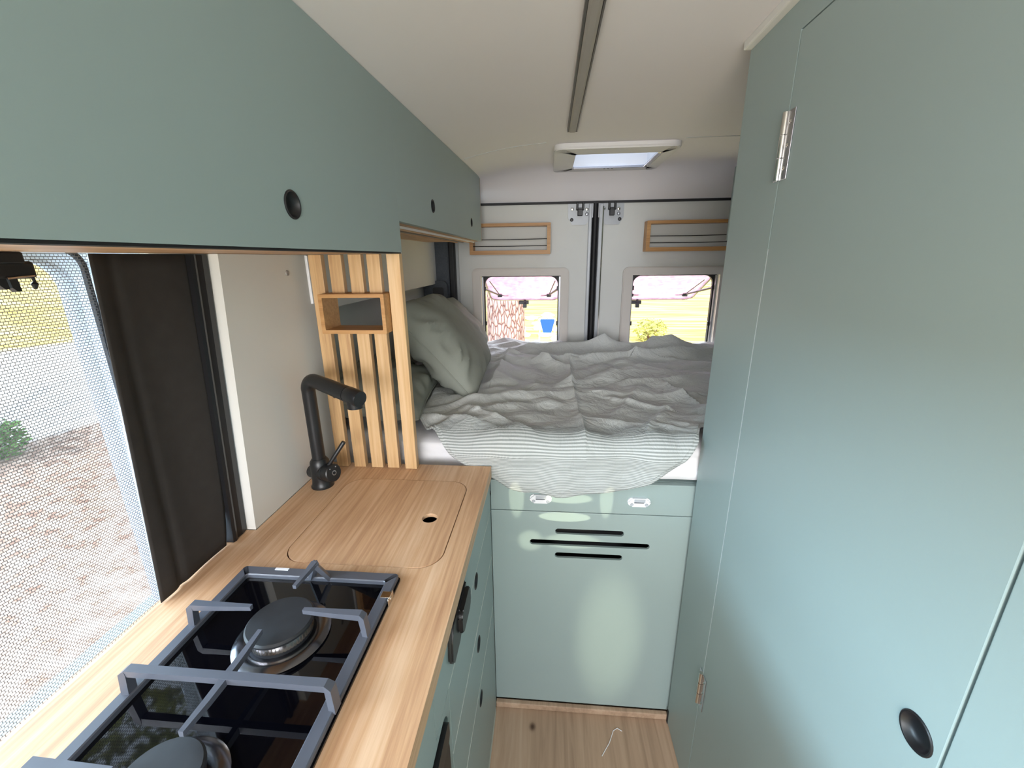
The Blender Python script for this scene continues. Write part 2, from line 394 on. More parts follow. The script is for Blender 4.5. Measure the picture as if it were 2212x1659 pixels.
# rear doors, seen as two white panels with a black seal between them
def rear_door(n, x0, x1, wx0, wx1):
    bm = B(); box(bm, x0, x1, 2.40, 2.45, -.02, 1.725, .004)
    d = struct('door_%d' % n, bm, 'door')
    bm = B(); box(bm, wx0, wx1, 2.3, 2.6, .93, 1.355); cut(d, bm)
    bm = B()
    ring_prism(bm, rrect(wx0-.05, wx1+.045, .88, 1.397, .03), rrect(wx0, wx1, .93, 1.355, .002), lambda a, c: (a, 2.380, c), (0, .022, 0))
    bmesh.ops.bevel(bm, geom=[e for e in bm.edges if all(v.co.y < 2.381 and (v.co.x < wx0-.02 or v.co.x > wx1+.02 or v.co.z > 1.375) for v in e.verts)], offset=.005, segments=2, affect='EDGES')
    w = struct('window_%d' % n, bm, 'surround', smooth=True)
    # thin roller track, outer rounded frame
    bm = B(); ring_prism(bm, rrect(wx0-.02, wx1+.02, .90, 1.375, .002), rrect(wx0+.014, wx1-.014, .945, 1.35, .045), lambda a, c: (a, 2.432, c), (0, .022, 0))
    struct('outer_frame', bm, 'rubber', w, True)
    for xx in (wx0+.004, wx1-.004):
        bm = B(); box(bm, xx-.005, xx+.005, 2.412, 2.428, .94, 1.35, .001); struct('guide_rail', bm, 'greymetal', w)
    for xx in (wx0+.013, wx1-.013):
        for zz in (1.09, 1.285):
            bm = B(); box(bm, xx-.007, xx+.007, 2.425, 2.44, zz-.012, zz+.012, .002); struct('clip', bm, 'black', w)
    # acrylic flap hinged at its top edge and pushed open
    a = R(65); L_ = .405; hy, hz = 2.462, 1.352
    f = lambda u, t: (u, hy+math.sin(a)*(L_-t), hz-math.cos(a)*(L_-t))
    nrm = Vector((0, math.cos(a), math.sin(a)))
    bm = B(); prism(bm, [f(*p) for p in rrect(wx0-.005, wx1+.005, 0, L_, .06)], nrm*.012)
    pane = struct('flap_pane', bm, 'tinted', w)
    bm = B(); ring_prism(bm, rrect(wx0-.008, wx1+.008, -.003, L_, .062), rrect(wx0+.004, wx1-.004, .009, L_-.01, .052), f, nrm*.016)
    struct('flap_rim', bm, 'rubber' if n == 3 else 'greymetal', pane, True)
    cx = (wx0+wx1)/2+.0
    if n == 2: cx = wx0+.12
    bm = B(); p = Vector(f(cx, .012))
    tube(bm, [p-nrm*.0, p-nrm*.03], .007, 8); box(bm, cx-.04, cx+.025, p.y-.012, p.y+.012, p.z-.028, p.z-.006, .003); box(bm, cx-.012, cx+.012, p.y-.02, p.y+.01, p.z-.05, p.z-.02, .003)
    struct('latch', bm, 'black', pane)
    for sgn, xx in ((1, wx0+.008), (-1, wx1-.008)):
        bm = B(); q = Vector(f(xx+sgn*.055, .10)); s = Vector((xx, 2.436, 1.285))
        tube(bm, [s, s.lerp(q, .5), q], [.0065, .006, .0045], 8)
        t2 = Vector(f(xx+sgn*.02, .33)); tube(bm, [q, t2], .003, 6); tube(bm, [q, q+Vector((sgn*.05, .03, -.004))], .0045, 6)
        box(bm, q.x-.014, q.x+.014, q.y-.012, q.y+.012, q.z-.012, q.z+.012, .003)
        struct('stay_arm', bm, 'black', w, True)
    return d
d1 = rear_door(1, -.50, .205, -.375, .062)
d2 = rear_door(2, .262, 1.14, .444, .895)
def door_lock(par, cx, s):
    bm = B(); out = [(cx-s*.068, 1.722), (cx+s*.062, 1.722), (cx+s*.062, 1.648), (cx+s*.04, 1.612), (cx-s*.03, 1.612), (cx-s*.068, 1.65)]
    prism(bm, [(x, 2.4, z) for x, z in out], (0, -.005, 0))
    k = struct('lock_plate', bm, 'painted', par)
    bm = B(); box(bm, cx-.013, cx+.013, 2.375, 2.397, 1.655, 1.69, .003); box(bm, cx-.02, cx-.01, 2.37, 2.397, 1.683, 1.72, .003); box(bm, cx+.01, cx+.02, 2.37, 2.397, 1.683, 1.72, .003); box(bm, cx-.02, cx+.02, 2.375, 2.397, 1.683, 1.695, .002)
    struct('latch', bm, 'black', k)
    for dx, dz, mt in ((-.04, 1.69, 'chrome'), (.035, 1.688, 'chrome'), (.036, 1.665, 'greymetal'), (.042*s, 1.638, 'black')):
        bm = B(); lathe(bm, [(0, .009), (.006, .008), (.009, .004), (.009, 0), (0, 0)], (cx+dx, 2.396, dz), (0, -1, 0), 14); struct('bolt', bm, mt, k, True)
door_lock(d1, .155, -1); door_lock(d2, .318, 1)
# seal and pressed steel edges in the middle
bm = B(); box(bm, .2, .27, 2.43, 2.45, .3, 1.725); seal = struct('trim_3', bm, 'rubber')
bm = B(); tube(bm, [(.236, 2.405, .3), (.236, 2.405, 1.72)], .013, 12); struct('rubber_seal', bm, 'rubber', seal, True)
for x0, w_, yy in ((.200, .018, 2.388), (.254, .022, 2.386)):
    bm = B(); box(bm, x0, x0+w_, yy, 2.45, .3, 1.715, .005, 3); struct('steel_edge', bm, 'painted', seal)
bm = B(); tube(bm, [(.274, 2.386, .3), (.274, 2.386, 1.7)], .004, 8); struct('steel_lip', bm, 'chrome', seal, True)
# black gap over the doors
bm = B(); box(bm, -.62, 1.15, 2.392, 2.45, 1.716, 1.728); struct('trim_4', bm, 'rubber')
# header shell behind the headliner, corner pillar
bm = B(); box(bm, -.85, 1.25, 2.396, 2.46, 1.728, 1.92); struct('wall_rear', bm, 'ceil')
bm = B(); box(bm, -.85, -.50, 2.40, 2.45, 0, 1.73); box(bm, 1.14, 1.25, 2.4, 2.45, 0, 1.73); struct('wall_rear_corner', bm, 'grey_plastic')
bm = B(); box(bm, -.698, -.545, 2.362, 2.398, .8, 1.716, .01, 3); pil = struct('trim_5', bm, 'charcoal')
bm = B(); box(bm, -.545, -.512, 2.352, 2.398, .8, 1.716, .008, 3); struct('door_seal', bm, 'rubber', pil)
bm = B(); prism(bm, [(x, 2.362, z) for x, z in rrect(-.655, -.555, 1.17, 1.335, .03)], (0, -.03, 0)); cov = struct('socket_cover', bm, 'charcoal', pil)
bm = B(); prism(bm, [(x, 2.332, z) for x, z in rrect(-.635, -.575, 1.235, 1.30, .01)], (0, -.006, 0)); struct('socket', bm, 'black', cov)

# wooden pockets on the doors
def door_pocket(x0, x1, z0, z1, label):
    t = thing('door_pocket', ((x0+x1)/2, 2.39, z0), label, 'shelf', 'wooden pockets on the rear doors')
    bm = B(); ring_prism(bm, rrect(x0, x1, z0, z1, .003, 2), rrect(x0+.018, x1-.018, z0+.02, z1-.015, .002, 2), lambda a, c: (a, 2.315, c), (0, .069, 0))
    obj('frame', bm, 'bamboo_x', t)
    for zz in (z0+.042, z0+.075):
        bm = B(); tube(bm, [(x0+.012, 2.325, zz), ((x0+x1)/2, 2.325, zz-.0015), (x1-.012, 2.325, zz+.001)], .0022, 6); obj('cord', bm, 'rubber', t, True)
    return t
door_pocket(-.42, .004, 1.468, 1.622, 'wooden pocket with two black cords on the left rear door')
door_pocket(.487, .93, 1.474, 1.622, 'wooden pocket with two black cords on the right rear door')

# ---------------------------------------------------------------- roof hatch and ceiling lamp
t = thing('roof_hatch', (.255, 2.03, 1.842), 'white framed roof hatch in the ceiling above the bed', 'roof hatch')
bm = B(); ring_prism(bm, rrect(.012, .49, 1.80, 2.262, .04), rrect(.02, .482, 1.808, 2.254, .036), lambda a, c: (a, c, 1.862), (0, 0, -.014))
ring_prism(bm, rrect(.012, .49, 1.80, 2.262, .04), rrect(.10, .438, 1.90, 2.185, .006), lambda a, c: (a, c, 1.8485), (0, 0, -.007))
bmesh.ops.bevel(bm, geom=[e for e in bm.edges if all(v.co.z < 1.842 for v in e.verts)], offset=.003, segments=2, affect='EDGES'); obj('frame', bm, 'hatch', t, True)
bm = B(); ring_prism(bm, rrect(.09, .448, 1.89, 2.195, .004), rrect(.101, .437, 1.901, 2.184, .004), lambda a, c: (a, c, 1.848), (0, 0, .12)); obj('shaft', bm, 'hatch', t)
bm = B(); box(bm, .103, .435, 2.168, 2.183, 1.838, 1.85, .002); box(bm, .422, .436, 1.91, 2.17, 1.842, 1.85, .002); bar = obj('blind_rail', bm, 'steel', t)
for k in (-1, 0, 1):
    bm = B(); lathe(bm, [(0, .001), (.0025, .001), (.0025, -.001), (0, -.001)], (.262+k*.018, 2.176, 1.8375), (0, 0, -1), 10); obj('vent_hole', bm, 'black', bar)
bm = B(); n = 14; gg = []
for i in range(n+1):
    gg.append([])
    for j in range(n+1):
        u, v = i/n*2-1, j/n*2-1
        gg[-1].append(bm.verts.new((.269+u*.2, 2.043+v*.18, 1.967+.05*(1-u**4)*(1-v**4))))
for i in range(n):
    for j in range(n): bm.faces.new((gg[i][j], gg[i+1][j], gg[i+1][j+1], gg[i][j+1]))
obj('dome', bm, 'frost', t, True)

t = thing('ceiling_light', (.07, .9, 1.86), 'slim grey strip light running lengthwise along the ceiling', 'ceiling light')
bm = B(); L0, L1 = -.3, 1.60
prism(bm, [(.053, L0, 1.862), (.053, L0, 1.851), (.057, L0, 1.848), (.057, L0, 1.862)], (0, L1-L0, 0)); prism(bm, [(.083, L0, 1.862), (.083, L0, 1.848), (.087, L0, 1.851), (.087, L0, 1.862)], (0, L1-L0, 0)); box(bm, .053, .087, L1, L1+.002, 1.849, 1.862); obj('channel', bm, 'aluminium', t)
bm = B(); prism(bm, [(.058, L0, 1.862), (.058, L0, 1.849), (.064, L0, 1.8465), (.076, L0, 1.8465), (.082, L0, 1.849), (.082, L0, 1.862)], (0, L1-L0-.001, 0)); obj('diffuser', bm, 'led', t)

# ---------------------------------------------------------------- finger pull: black ring with a shallow cup
def finger_pull(par, p, ax, r=.0185):
    bm = B(); lathe(bm, [(0, -.008), (r*.5, -.0075), (r*.74, -.0045), (r*.84, .0005), (r*.88, .0015), (r*.95, .0018), (r, .0008), (r, -.004), (r*.9, -.010), (0, -.010)], p, ax, 32)
    return obj('finger_pull', bm, 'black', par, True)
def pull_hole(o, p, ax, r=.0185):
    bm = B(); lathe(bm, [(0, .03), (r*.97, .03), (r*.97, -.03), (0, -.03)], p, ax, 32); shift_cut(o, bm)
def shift_cut(o, bm):
    """cut in world coordinates a part whose own origin sits at its thing"""
    base = ORG[o.name]
    for v in bm.verts: v.co -= base
    par = o.parent; o.parent = None; loc = o.location.copy(); o.location = (0, 0, 0)
    cut(o, bm); o.location = loc; o.parent = par

# ---------------------------------------------------------------- overhead cabinets
XF = -.34
def ceil_under(y): return ceil_z(XF, y)-.001
def face_panel(x, y0, y1, z0, thick=.018):
    bm = B(); ys = [y0+(y1-y0)*k/10 for k in range(11)]
    prism(bm, [(x, y0, z0), (x, y1, z0)]+[(x, y, ceil_under(y)) for y in ys[::-1]], (-thick, 0, 0)); return bm
t = thing('overhead_cabinet', (-.48, .25, 1.465), 'deep sage green overhead cabinet above the stove and window', 'cabinet')
bm = face_panel(XF, -.62, 1.0, 1.4655)
fp = obj('door', bm, 'sage', t); pull_hole(fp, (XF, .579, 1.521), (1, 0, 0)); finger_pull(fp, (XF, .579, 1.521), (1, 0, 0))
bm = B(); box(bm, XF-.29, XF-.031, -.62, .999, 1.4635, 1.479); obj('bottom_board', bm, 'ply', t)
bm = B(); box(bm, XF-.28, XF-.019, .98, .9985, 1.4795, 1.70); obj('end_panel', bm, 'sage', t)
bm = B(); box(bm, XF-.030, XF-.0012, -.62, .997, 1.4628, 1.4653); obj('shadow_gap', bm, 'gap', t)
t = thing('overhead_cabinet', (-.48, 1.6, 1.53), 'shallower sage green overhead cabinet above the pillows, with two finger pulls', 'cabinet')
for y0, y1, yh, zh in ((1.0004, 1.62, 1.305, 1.597), (1.6202, 2.215, 1.945, 1.60)):
    fp = obj('door', face_panel(XF, y0, y1, 1.533), 'sage', t)
    pull_hole(fp, (XF, yh, zh), (1, 0, 0)); finger_pull(fp, (XF, yh, zh), (1, 0, 0))
bm = B(); box(bm, XF-.018, XF-.0, 2.216, 2.222, 1.533, ceil_under(2.22)); obj('edge_strip', bm, 'bamboo_z', t)
bm = B(); box(bm, XF-.277, XF-.02, 1.003, 2.215, 1.531, 1.545); bb = obj('bottom_board', bm, 'ply', t)
for dx, mt in ((.035, 'bright'), (.06, 'ply'), (.09, 'aluminium'), (.12, 'ply')):
    bm = B(); box(bm, XF-dx-.006, XF-dx, 1.01, 2.21, 1.525, 1.531, .001); obj('light_strip' if mt == 'bright' else 'groove_strip', bm, mt, bb)
bm = B(); box(bm, XF-.277, XF-.02, 2.2, 2.214, 1.545, 1.74); obj('end_panel', bm, 'sage', t)
# the cabinet on the other side above the foot of the bed
t = thing('overhead_cabinet', (.95, 1.6, 1.53), 'overhead cabinet on the right, its end just showing past the wardrobe', 'cabinet')
bm = B(); box(bm, .85, 1.148, 1.15, 2.2, 1.53, 1.80, .002); obj('body', bm, 'sage', t)
bm = B(); box(bm, .832, .849, 1.15, 2.2, 1.52, 1.835, .001); obj('door', bm, 'sage', t)

# ---------------------------------------------------------------- kitchen window with screen and blind
bm = B(); ring_prism(bm, rrect(-.46, .597, .805, 1.474, .05), rrect(-.41, .563, .83, 1.455, .04), lambda a, c: (-.70, a, c), (.03, 0, 0))
w = struct('window_3', bm, 'reveal', smooth=True)
bm = B(); ring_prism(bm, rrect(-.499, .70, .802, 1.477, .01), rrect(-.46, .597, .806, 1.474, .02), lambda a, c: (-.70, a, c), (.003, 0, 0)); struct('reveal', bm, 'reveal', w, True)
bm = B(); ring_prism(bm, rrect(-.455, .580, .81, 1.473, .03), rrect(-.449, .574, .816, 1.467, .025), lambda a, c: (-.669, a, c), (.006, 0, 0)); struct('gasket', bm, 'charcoal', w, True)
bm = B(); prism(bm, [(-.70, a, c) for a, c in rrect(-.45, .575, .815, 1.47, .05)], (.004, 0, 0)); struct('pane', bm, 'pane', w)
# insect mesh: slightly bowed sheet
bm = B(); gg = []; NY, NZ = 40, 16
for i in range(NY+1):
    gg.append([])
    for j in range(NZ+1):
        v = j/NZ; z = .922+(1.4625-.922)*v; yr = .51+.038*v; y = -.5+(yr+.5)*i/NY
        x = -.623+.003*math.sin(i*.9+v*2)*(.5+.5*math.sin(v*3))*.6
        gg[-1].append(bm.verts.new((x, y, z)))
for i in range(NY):
    for j in range(NZ): bm.faces.new((gg[i][j], gg[i+1][j], gg[i+1][j+1], gg[i][j+1]))
sc_ = obj('insect_screen', bm, 'mesh', None, True, 'grey honeycomb insect screen drawn across the kitchen window', 'insect screen', org=(-.623, 0, .922))
# black blind bunched beside the mesh
t = thing('blackout_blind', (-.622, .62, .922), 'black fabric blackout blind at the edge of the kitchen window', 'blind')
bm = B(); gg = []; NY, NZ = 26, 24
for i in range(NY+1):
    u = i/NY; gg.append([])
    for j in range(NZ+1):
        v = j/NZ; z = .922+(1.4625-.922)*v
        yl = .506+.04*v; yr = .6635+.044*v-.014*(1-v)**8
        y = yl+(yr-yl)*u
        x = -.619-.006*math.sin(u*math.pi)*math.sin(v*2.6)-.004*math.exp(-((u-.18-.1*(1-v))/.05)**2)+.003*math.sin(u*7+v*3)*.4
        gg[-1].append(bm.verts.new((x, y, z)))
for i in range(NY):
    for j in range(NZ): bm.faces.new((gg[i][j], gg[i+1][j], gg[i+1][j+1], gg[i][j+1]))
bl = obj('fabric', bm, 'blind', t, True); sm = bl.modifiers.new('thickness', 'SOLIDIFY'); sm.thickness = .0015
bm = B()
def rail(bm, o0, o1, dx):
    prism(bm, [(-.628, .655+o0, .922), (-.612+dx, .655+o0, .922), (-.610+dx, .655+(o0+o1)/2, .922), (-.612+dx, .655+o1, .922), (-.628, .655+o1, .922)], (0, .045, .5405))
rail(bm, .004, .016, .003); rail(bm, .0165, .045, .0); obj('guide_rail', bm, 'black', t)
# clip at the head of the screen
t = thing('blind_clip', (-.605, .45, 1.42), 'black plastic clip at the top of the mesh screen beneath the cabinet', 'clip')
bm = B(); box(bm, -.615, -.598, .38, .457, 1.450, 1.4632, .002); box(bm, -.614, -.600, .38, .4665, 1.434, 1.453, .003); obj('body', bm, 'black', t)
for y0, h in ((.4425, .016), (.432, .013), (.416, .016)):
    bm = B(); prism(bm, [(-.61, y0-.004, 1.436), (-.61, y0+.004, 1.436), (-.61, y0+.005, 1.436-h), (-.61, y0+.001, 1.4355-h), (-.61, y0-.003, 1.440-h)], (.008, 0, 0)); obj('hook', bm, 'matt_black', t)
bm = B(); tube(bm, [(-.599, .435, 1.4345), (-.599, .462, 1.4365)], .0011, 6); obj('pin', bm, 'steel', t, True)
bm = B(); tube(bm, [(-.606, .464, 1.437), (-.606, .4655, 1.430), (-.606, .4645, 1.4265), (-.606, .464, 1.421)], [.0022, .0015, .0035, .0015], 8); obj('tab', bm, 'black', t, True)

# ---------------------------------------------------------------- kitchen cabinet and worktop
XC = -.157
t = thing('kitchen_cabinet', (-.38, .4, 0), 'sage green kitchen base cabinet with drawers under the wooden worktop', 'cabinet')
for y0 in (.52, 1.017):
    bm = B(); box(bm, -.60, XC-.02, y0, y0+.016, .01, .886); obj('side_board', bm, 'sage', t)
bm = B(); box(bm, -.60, XC-.02, .537, 1.016, .01, .026); obj('base_board', bm, 'sage', t)
for z0, z1, zh in ((.618, .768, .748), (.438, .615, .566), (.03, .435, .392)):
    bm = B(); box(bm, XC-.018, XC, .518, 1.035, z0, z1, .0012)
    dr = obj('drawer', bm, 'sage', t)
    bm = B(); box(bm, XC-.017, XC+.0003, .5185, 1.0345, z1-.0012, z1+.0005); obj('edge_strip', bm, 'edge', dr)
    pull_hole(dr, (XC, .785, zh), (1, 0, 0)); finger_pull(dr, (XC, .785, zh), (1, 0, 0))
bm = B(); prism(bm, [(XC, y, z) for y, z in ((.44, .77), (.515, .77), (1.035, .771), (1.035, .887), (-.3, .887), (-.3, .858), (.44, .858))], (-.018, 0, 0)); obj('front_rail', bm, 'sage', t)
bm = B(); prism(bm, [(XC, y, z) for y, z in ((.5155, .03), (.5155, .768), (.438, .768), (.438, .855), (-.3, .855), (-.3, .03))], (-.018, 0, 0)); fpn = obj('front_panel', bm, 'sage', t)
bm = B()
prism(bm, [(XC+.02, y, z) for y, z in rrect(.0, .50, .12, .752, .03)], (-.2, 0, 0)); shift_cut(fpn, bm)
bm = B(); box(bm, XC-.012, XC, .515, 1.03, .001, .0285); box(bm, XC-.012, XC, -.3, .514, .001, .0285); obj('plinth', bm, 'edge', t)
bm = B(); box(bm, -.6, XC-.20, -.3, .505, .01, .84); obj('rear_board', bm, 'gap', t)
# fridge standing in the opening
t = thing('fridge', (-.25, .25, .12), 'black compact fridge in the base cabinet below the stove', 'fridge')
bm = B(); prism(bm, [(XC-.012, y, z) for y, z in rrect(.006, .494, .126, .746, .028)], (-.17, 0, 0)); obj('body', bm, 'black', t, True)
bm = B(); prism(bm, [(XC+.004, y, z) for y, z in rrect(.012, .488, .13, .70, .02)], (-.023, 0, 0)); dr = obj('door', bm, 'black', t, True)
bm = B(); prism(bm, [(XC+.006, y, z) for y, z in rrect(.012, .488, .704, .742, .01)], (-.017, 0, 0)); obj('control_strip', bm, 'matt_black', t, True)
bm = B(); box(bm, XC+.0045, XC+.012, .39, .47, .61, .64, .005); obj('handle', bm, 'black', dr)
# hob control module on the cabinet front
t = thing('control_module', (XC, .57, .82), 'black two-part control module on the cabinet front beside the drawers', 'controls')
bm = B(); prism(bm, [(XC, y, z) for y, z in ((.528, .85), (.524, .815), (.535, .80), (.58, .80), (.645, .825), (.652, .835), (.648, .872), (.54, .878))], (.009, 0, 0))
bmesh.ops.bevel(bm, geom=bm.edges[:], offset=.0025, segments=2, affect='EDGES'); obj('plate', bm, 'matt_black', t, True)
bm = B(); prism(bm, [(XC+.0092, y, z) for y, z in rrect(.57, .645, .822, .868, .012)], (.008, 0, 0)); bmesh.ops.bevel(bm, geom=bm.edges[:], offset=.002, segments=2, affect='EDGES'); obj('cover', bm, 'black', t, True)

bm = B(); prism(bm, [(x, y, .888) for x, y in ((-.62, -.3), (-.147, -.3), (-.147, .975), (-.147, 1.03), (-.655, 1.03), (-.655, 1.046), (-.66, 1.046), (-.66, .70), (-.62, .70))], (0, 0, .032))
bm.free(); bm = B(); prism(bm, [(x, y, .888) for x, y in ((-.6295, -.3), (-.147, -.3), (-.147, 1.008), (-.5935, 1.008), (-.5935, .9995), (-.5935, .702), (-.6295, .702))], (0, 0, .032))
wt = obj('worktop', bm, 'bamboo_y', None, False, 'long bamboo worktop along the left side of the van', 'worktop', org=(-.38, .4, .888))
def wcut(pts, z0=.8, z1=1.0):
    bm = B(); prism(bm, [(x, y, z0) for x, y in pts], (0, 0, z1-z0))
    o = wt; base = ORG[o.name]
    for v in bm.verts: v.co -= base
    loc = o.location.copy(); o.location = (0, 0, 0); cut(o, bm); o.location = loc
LX0, LX1, LY0, LY1 = -.491, -.191, .617, .922
wcut(rrect(LX0-.0018, LX1+.0018, LY0-.0018, LY1+.0018, .045, 12))
wcut([(-.515, .15), (-.265, .15), (-.265, .57), (-.515, .57)])
# sink below, and its wooden lid lying flush in the worktop
bm = B(); prism(bm, [(x, y, .86) for x, y in rrect(LX0+.001, LX1-.001, LY0+.001, LY1-.001, .044, 8)], (0, 0, .0405))
r = B(); ring_prism(r, rrect(LX0, LX1, LY0, LY1, .044), rrect(LX0+.02, LX1-.02, LY0+.02, LY1-.02, .04), lambda a, c: (a, c, .912), (0, 0, -.0145))
ring_prism(r, rrect(LX0+.02, LX1-.02, LY0+.02, LY1-.02, .04), rrect(LX0+.022, LX1-.022, LY0+.022, LY1-.022, .04), lambda a, c: (a, c, .8975), (0, 0, -.13))
prism(r, [(a, c, .765) for a, c in rrect(LX0+.02, LX1-.02, LY0+.02, LY1-.02, .04)], (0, 0, .003))
obj('sink', r, 'hole', None, True, 'steel sink under the wooden lid, seen through its finger hole', 'sink', org=((LX0+LX1)/2, (LY0+LY1)/2, .765)); bm.free()
bm = B(); prism(bm, [(x, y, .9125) for x, y in rrect(LX0, LX1, LY0, LY1, .044, 12)], (0, 0, .0082))
bmesh.ops.bevel(bm, geom=[e for e in bm.edges if all(v.co.z > .92 for v in e.verts)], offset=.001, segments=1, affect='EDGES')
lid = obj('cover_board', bm, 'bamboo_y', None, False, 'bamboo cover board with a finger hole, lying flush in the worktop over the sink', 'cover board', org=((LX0+LX1)/2, (LY0+LY1)/2, .9125))
bm = B(); lathe(bm, [(0, .03), (.0165, .03), (.0165, -.03), (0, -.03)], (-.247, .767, .92), (0, 0, 1), 32)
base = ORG[lid.name]
for v in bm.verts: v.co -= base
loc = lid.location.copy(); lid.location = (0, 0, 0); cut(lid, bm); lid.location = loc

# ---------------------------------------------------------------- faucet
t = thing('faucet', (-.547, .885, .92), 'matt black kitchen faucet with angled spout beside the sink lid', 'faucet')
fx, fy = -.547, .885
bm = B(); lathe(bm, [(0, 0), (.0262, 0), (.0262, .003), (.0235, .006), (.0222, .02), (.0225, .055), (.0215, .066), (.016, .074), (0, .075)], (fx, fy, .9205), (0, 0, 1), 32); obj('base', bm, 'matt_black', t, True)
top = 1.199
pts = [Vector((fx, fy, .985)), Vector((fx, fy, 1.08)), Vector((fx, fy, top-.036))]
sdv = Vector((.80, -.40, -.115)).normalized()
for k in range(1, 9):
    a = k/8*math.pi/2
    pts.append(Vector((fx, fy, top-.036))+Vector((0, 0, .032*math.sin(a)))+sdv*.032*(1-math.cos(a)))
pts.append(pts[-1]+sdv*.035); pts.append(pts[-1]+sdv*.072)
bm = B(); tube(bm, pts, [.0150]*3+[.0155]*8+[.0165, .0172], 22); sp = obj('spout', bm, 'matt_black', t, True)
hd = pts[-1]
bm = B(); tube(bm, [hd+sdv*.0005, hd+sdv*.003, hd+sdv*.037, hd+sdv*.040], [.0165, .0178, .0178, .0165], 24)
tube(bm, [hd+sdv*.021, hd+sdv*.021-Vector((0, 0, .0245))], [.0168, .016], 22); obj('spray_head', bm, 'matt_black', sp, True)
q = pts[-2]+sdv*.03-Vector((0, 0, .0160)); bm = B(); lathe(bm, [(0, .005), (.004, .004), (.006, 0), (0, -.001)], q, (0, 0, -1), 12); obj('spray_button', bm, 'black', sp, True)
kd = Vector((.90, -.39, .18)).normalized(); kc = Vector((fx, fy, .957))
bm = B(); tube(bm, [kc-kd*.036, kc-kd*.034, kc-kd*.005, kc+kd*.024, kc+kd*.0245, kc+kd*.046, kc+kd*.048], [.014, .0155, .019, .0225, .0215, .0215, .0195], 28); kb = obj('mixer_body', bm, 'matt_black', t, True)
pc = kc+kd*.0482; bm = B(); tube(bm, [pc, pc+kd*.001], .0060, 20); obj('badge', bm, 'steel', kb, True)
bm = B(); tube(bm, [pc+kd*.0008, pc+kd*.0016], .0038, 16); obj('badge_centre', bm, 'black', kb, True)
u, w_, _ = frame_of(kd)
for s_ in (1, -1):
    bm = B(); qd = pc-kd*.0003+w_*(-.0125 if w_.z < 0 else .0125)+u*s_*.008; lathe(bm, [(0, .001), (.0017, .0008), (.0019, 0), (0, 0)], qd, kd, 10); obj('marker', bm, 'steel', kb, True)
lv = kc+kd*.035+Vector((0, 0, .021)); ld = Vector((.55, .18, .80)).normalized()
bm = B(); tube(bm, [lv-ld*.006, lv+ld*.006, lv+ld*.066, lv+ld*.067], [.0046, .0046, .0052, .0045], 14); obj('lever', bm, 'matt_black', kb, True)

# ---------------------------------------------------------------- gas hob
t = thing('gas_hob', (-.39, .36, .92), 'black glass two-burner gas stove set in the worktop', 'stove')
bm = B(); prism(bm, [(x, y, .9202) for x, y in rrect(-.532, -.248, .133, .588, .006, 4)], (0, 0, .0055)); bmesh.ops.bevel(bm, geom=[e for e in bm.edges if all(v.co.z > .9255 for v in e.verts)], offset=.002, segments=2, affect='EDGES'); gl = obj('glass_top', bm, 'glass_black', t)
bm = B(); box(bm, -.505, -.275, .16, .514, .85, .92); obj('burner_tray', bm, 'burner', t)
bm = B(); ring_prism(bm, rrect(-.530, -.250, .136, .586, .006, 4), rrect(-.513, -.267, .153, .566, .004, 4), lambda a, c: (a, c, .926), (0, 0, .0075))
bmesh.ops.bevel(bm, geom=[e for e in bm.edges if all(v.co.z > .933 for v in e.verts)], offset=.0015, segments=1, affect='EDGES')
def arm(bm, pts, w, h):
    """flat bar along points, w wide and h tall, top at the points"""
    pts = [Vector(p) for p in pts]; rings = []
    for i, p in enumerate(pts):
        d = pts[min(i+1, len(pts)-1)]-pts[max(i-1, 0)]; s = Vector((0, 0, 1)).cross(d)
        s = s.normalized() if s.length > 1e-6 else Vector((0, 1, 0))
        n = d.normalized().cross(s).normalized()
        ww = w if not isinstance(w, list) else w[i]; hh = h if not isinstance(h, list) else h[i]
        rings.append([bm.verts.new(p+s*ww/2), bm.verts.new(p-s*ww/2), bm.verts.new(p-s*ww*.42-n*hh), bm.verts.new(p+s*ww*.42-n*hh)])
    for a, b_ in zip(rings, rings[1:]):
        for k in range(4): bm.faces.new((a[k], a[(k+1) % 4], b_[(k+1) % 4], b_[k]))
    bm.faces.new(rings[0][::-1]); bm.faces.new(rings[-1])
ps = obj('pan_support', bm, 'iron', t)
ZT = .971
for yy in (.463, .257):
    for x0, x1 in ((-.522, -.424), (-.254, -.345)):
        s = 1 if x1 > x0 else -1
        bm = B(); arm(bm, [(x0-s*.003, yy, .930), (x0+s*.0, yy, ZT-.006), (x0+s*.006, yy, ZT), (x0+s*.04, yy, ZT), (x1, yy, ZT+.001)], [.013, .012, .011, .0095, .006], [.008, .009, .0105, .009, .007]); obj('finger', bm, 'iron', ps)
bm = B(); arm(bm, [(-.525, .36, .930), (-.521, .36, ZT-.006), (-.513, .36, ZT), (-.44, .36, ZT), (-.384, .36, ZT), (-.32, .36, ZT), (-.257, .36, ZT), (-.249, .36, ZT-.006), (-.247, .36, .93)], [.014, .013, .011, .0105, .0105, .0105, .011, .013, .014], [.009, .009, .0105, .010, .010, .010, .0105, .009, .009]); obj('crossbar', bm, 'iron', ps)
bm = B(); arm(bm, [(-.384, .295, ZT+.001), (-.384, .33, ZT-.0008), (-.384, .36, ZT-.0008), (-.384, .39, ZT-.0008), (-.384, .425, ZT+.001)], [.006, .008, .009, .008, .006], [.007, .009, .01, .009, .007]); obj('finger', bm, 'iron', ps)
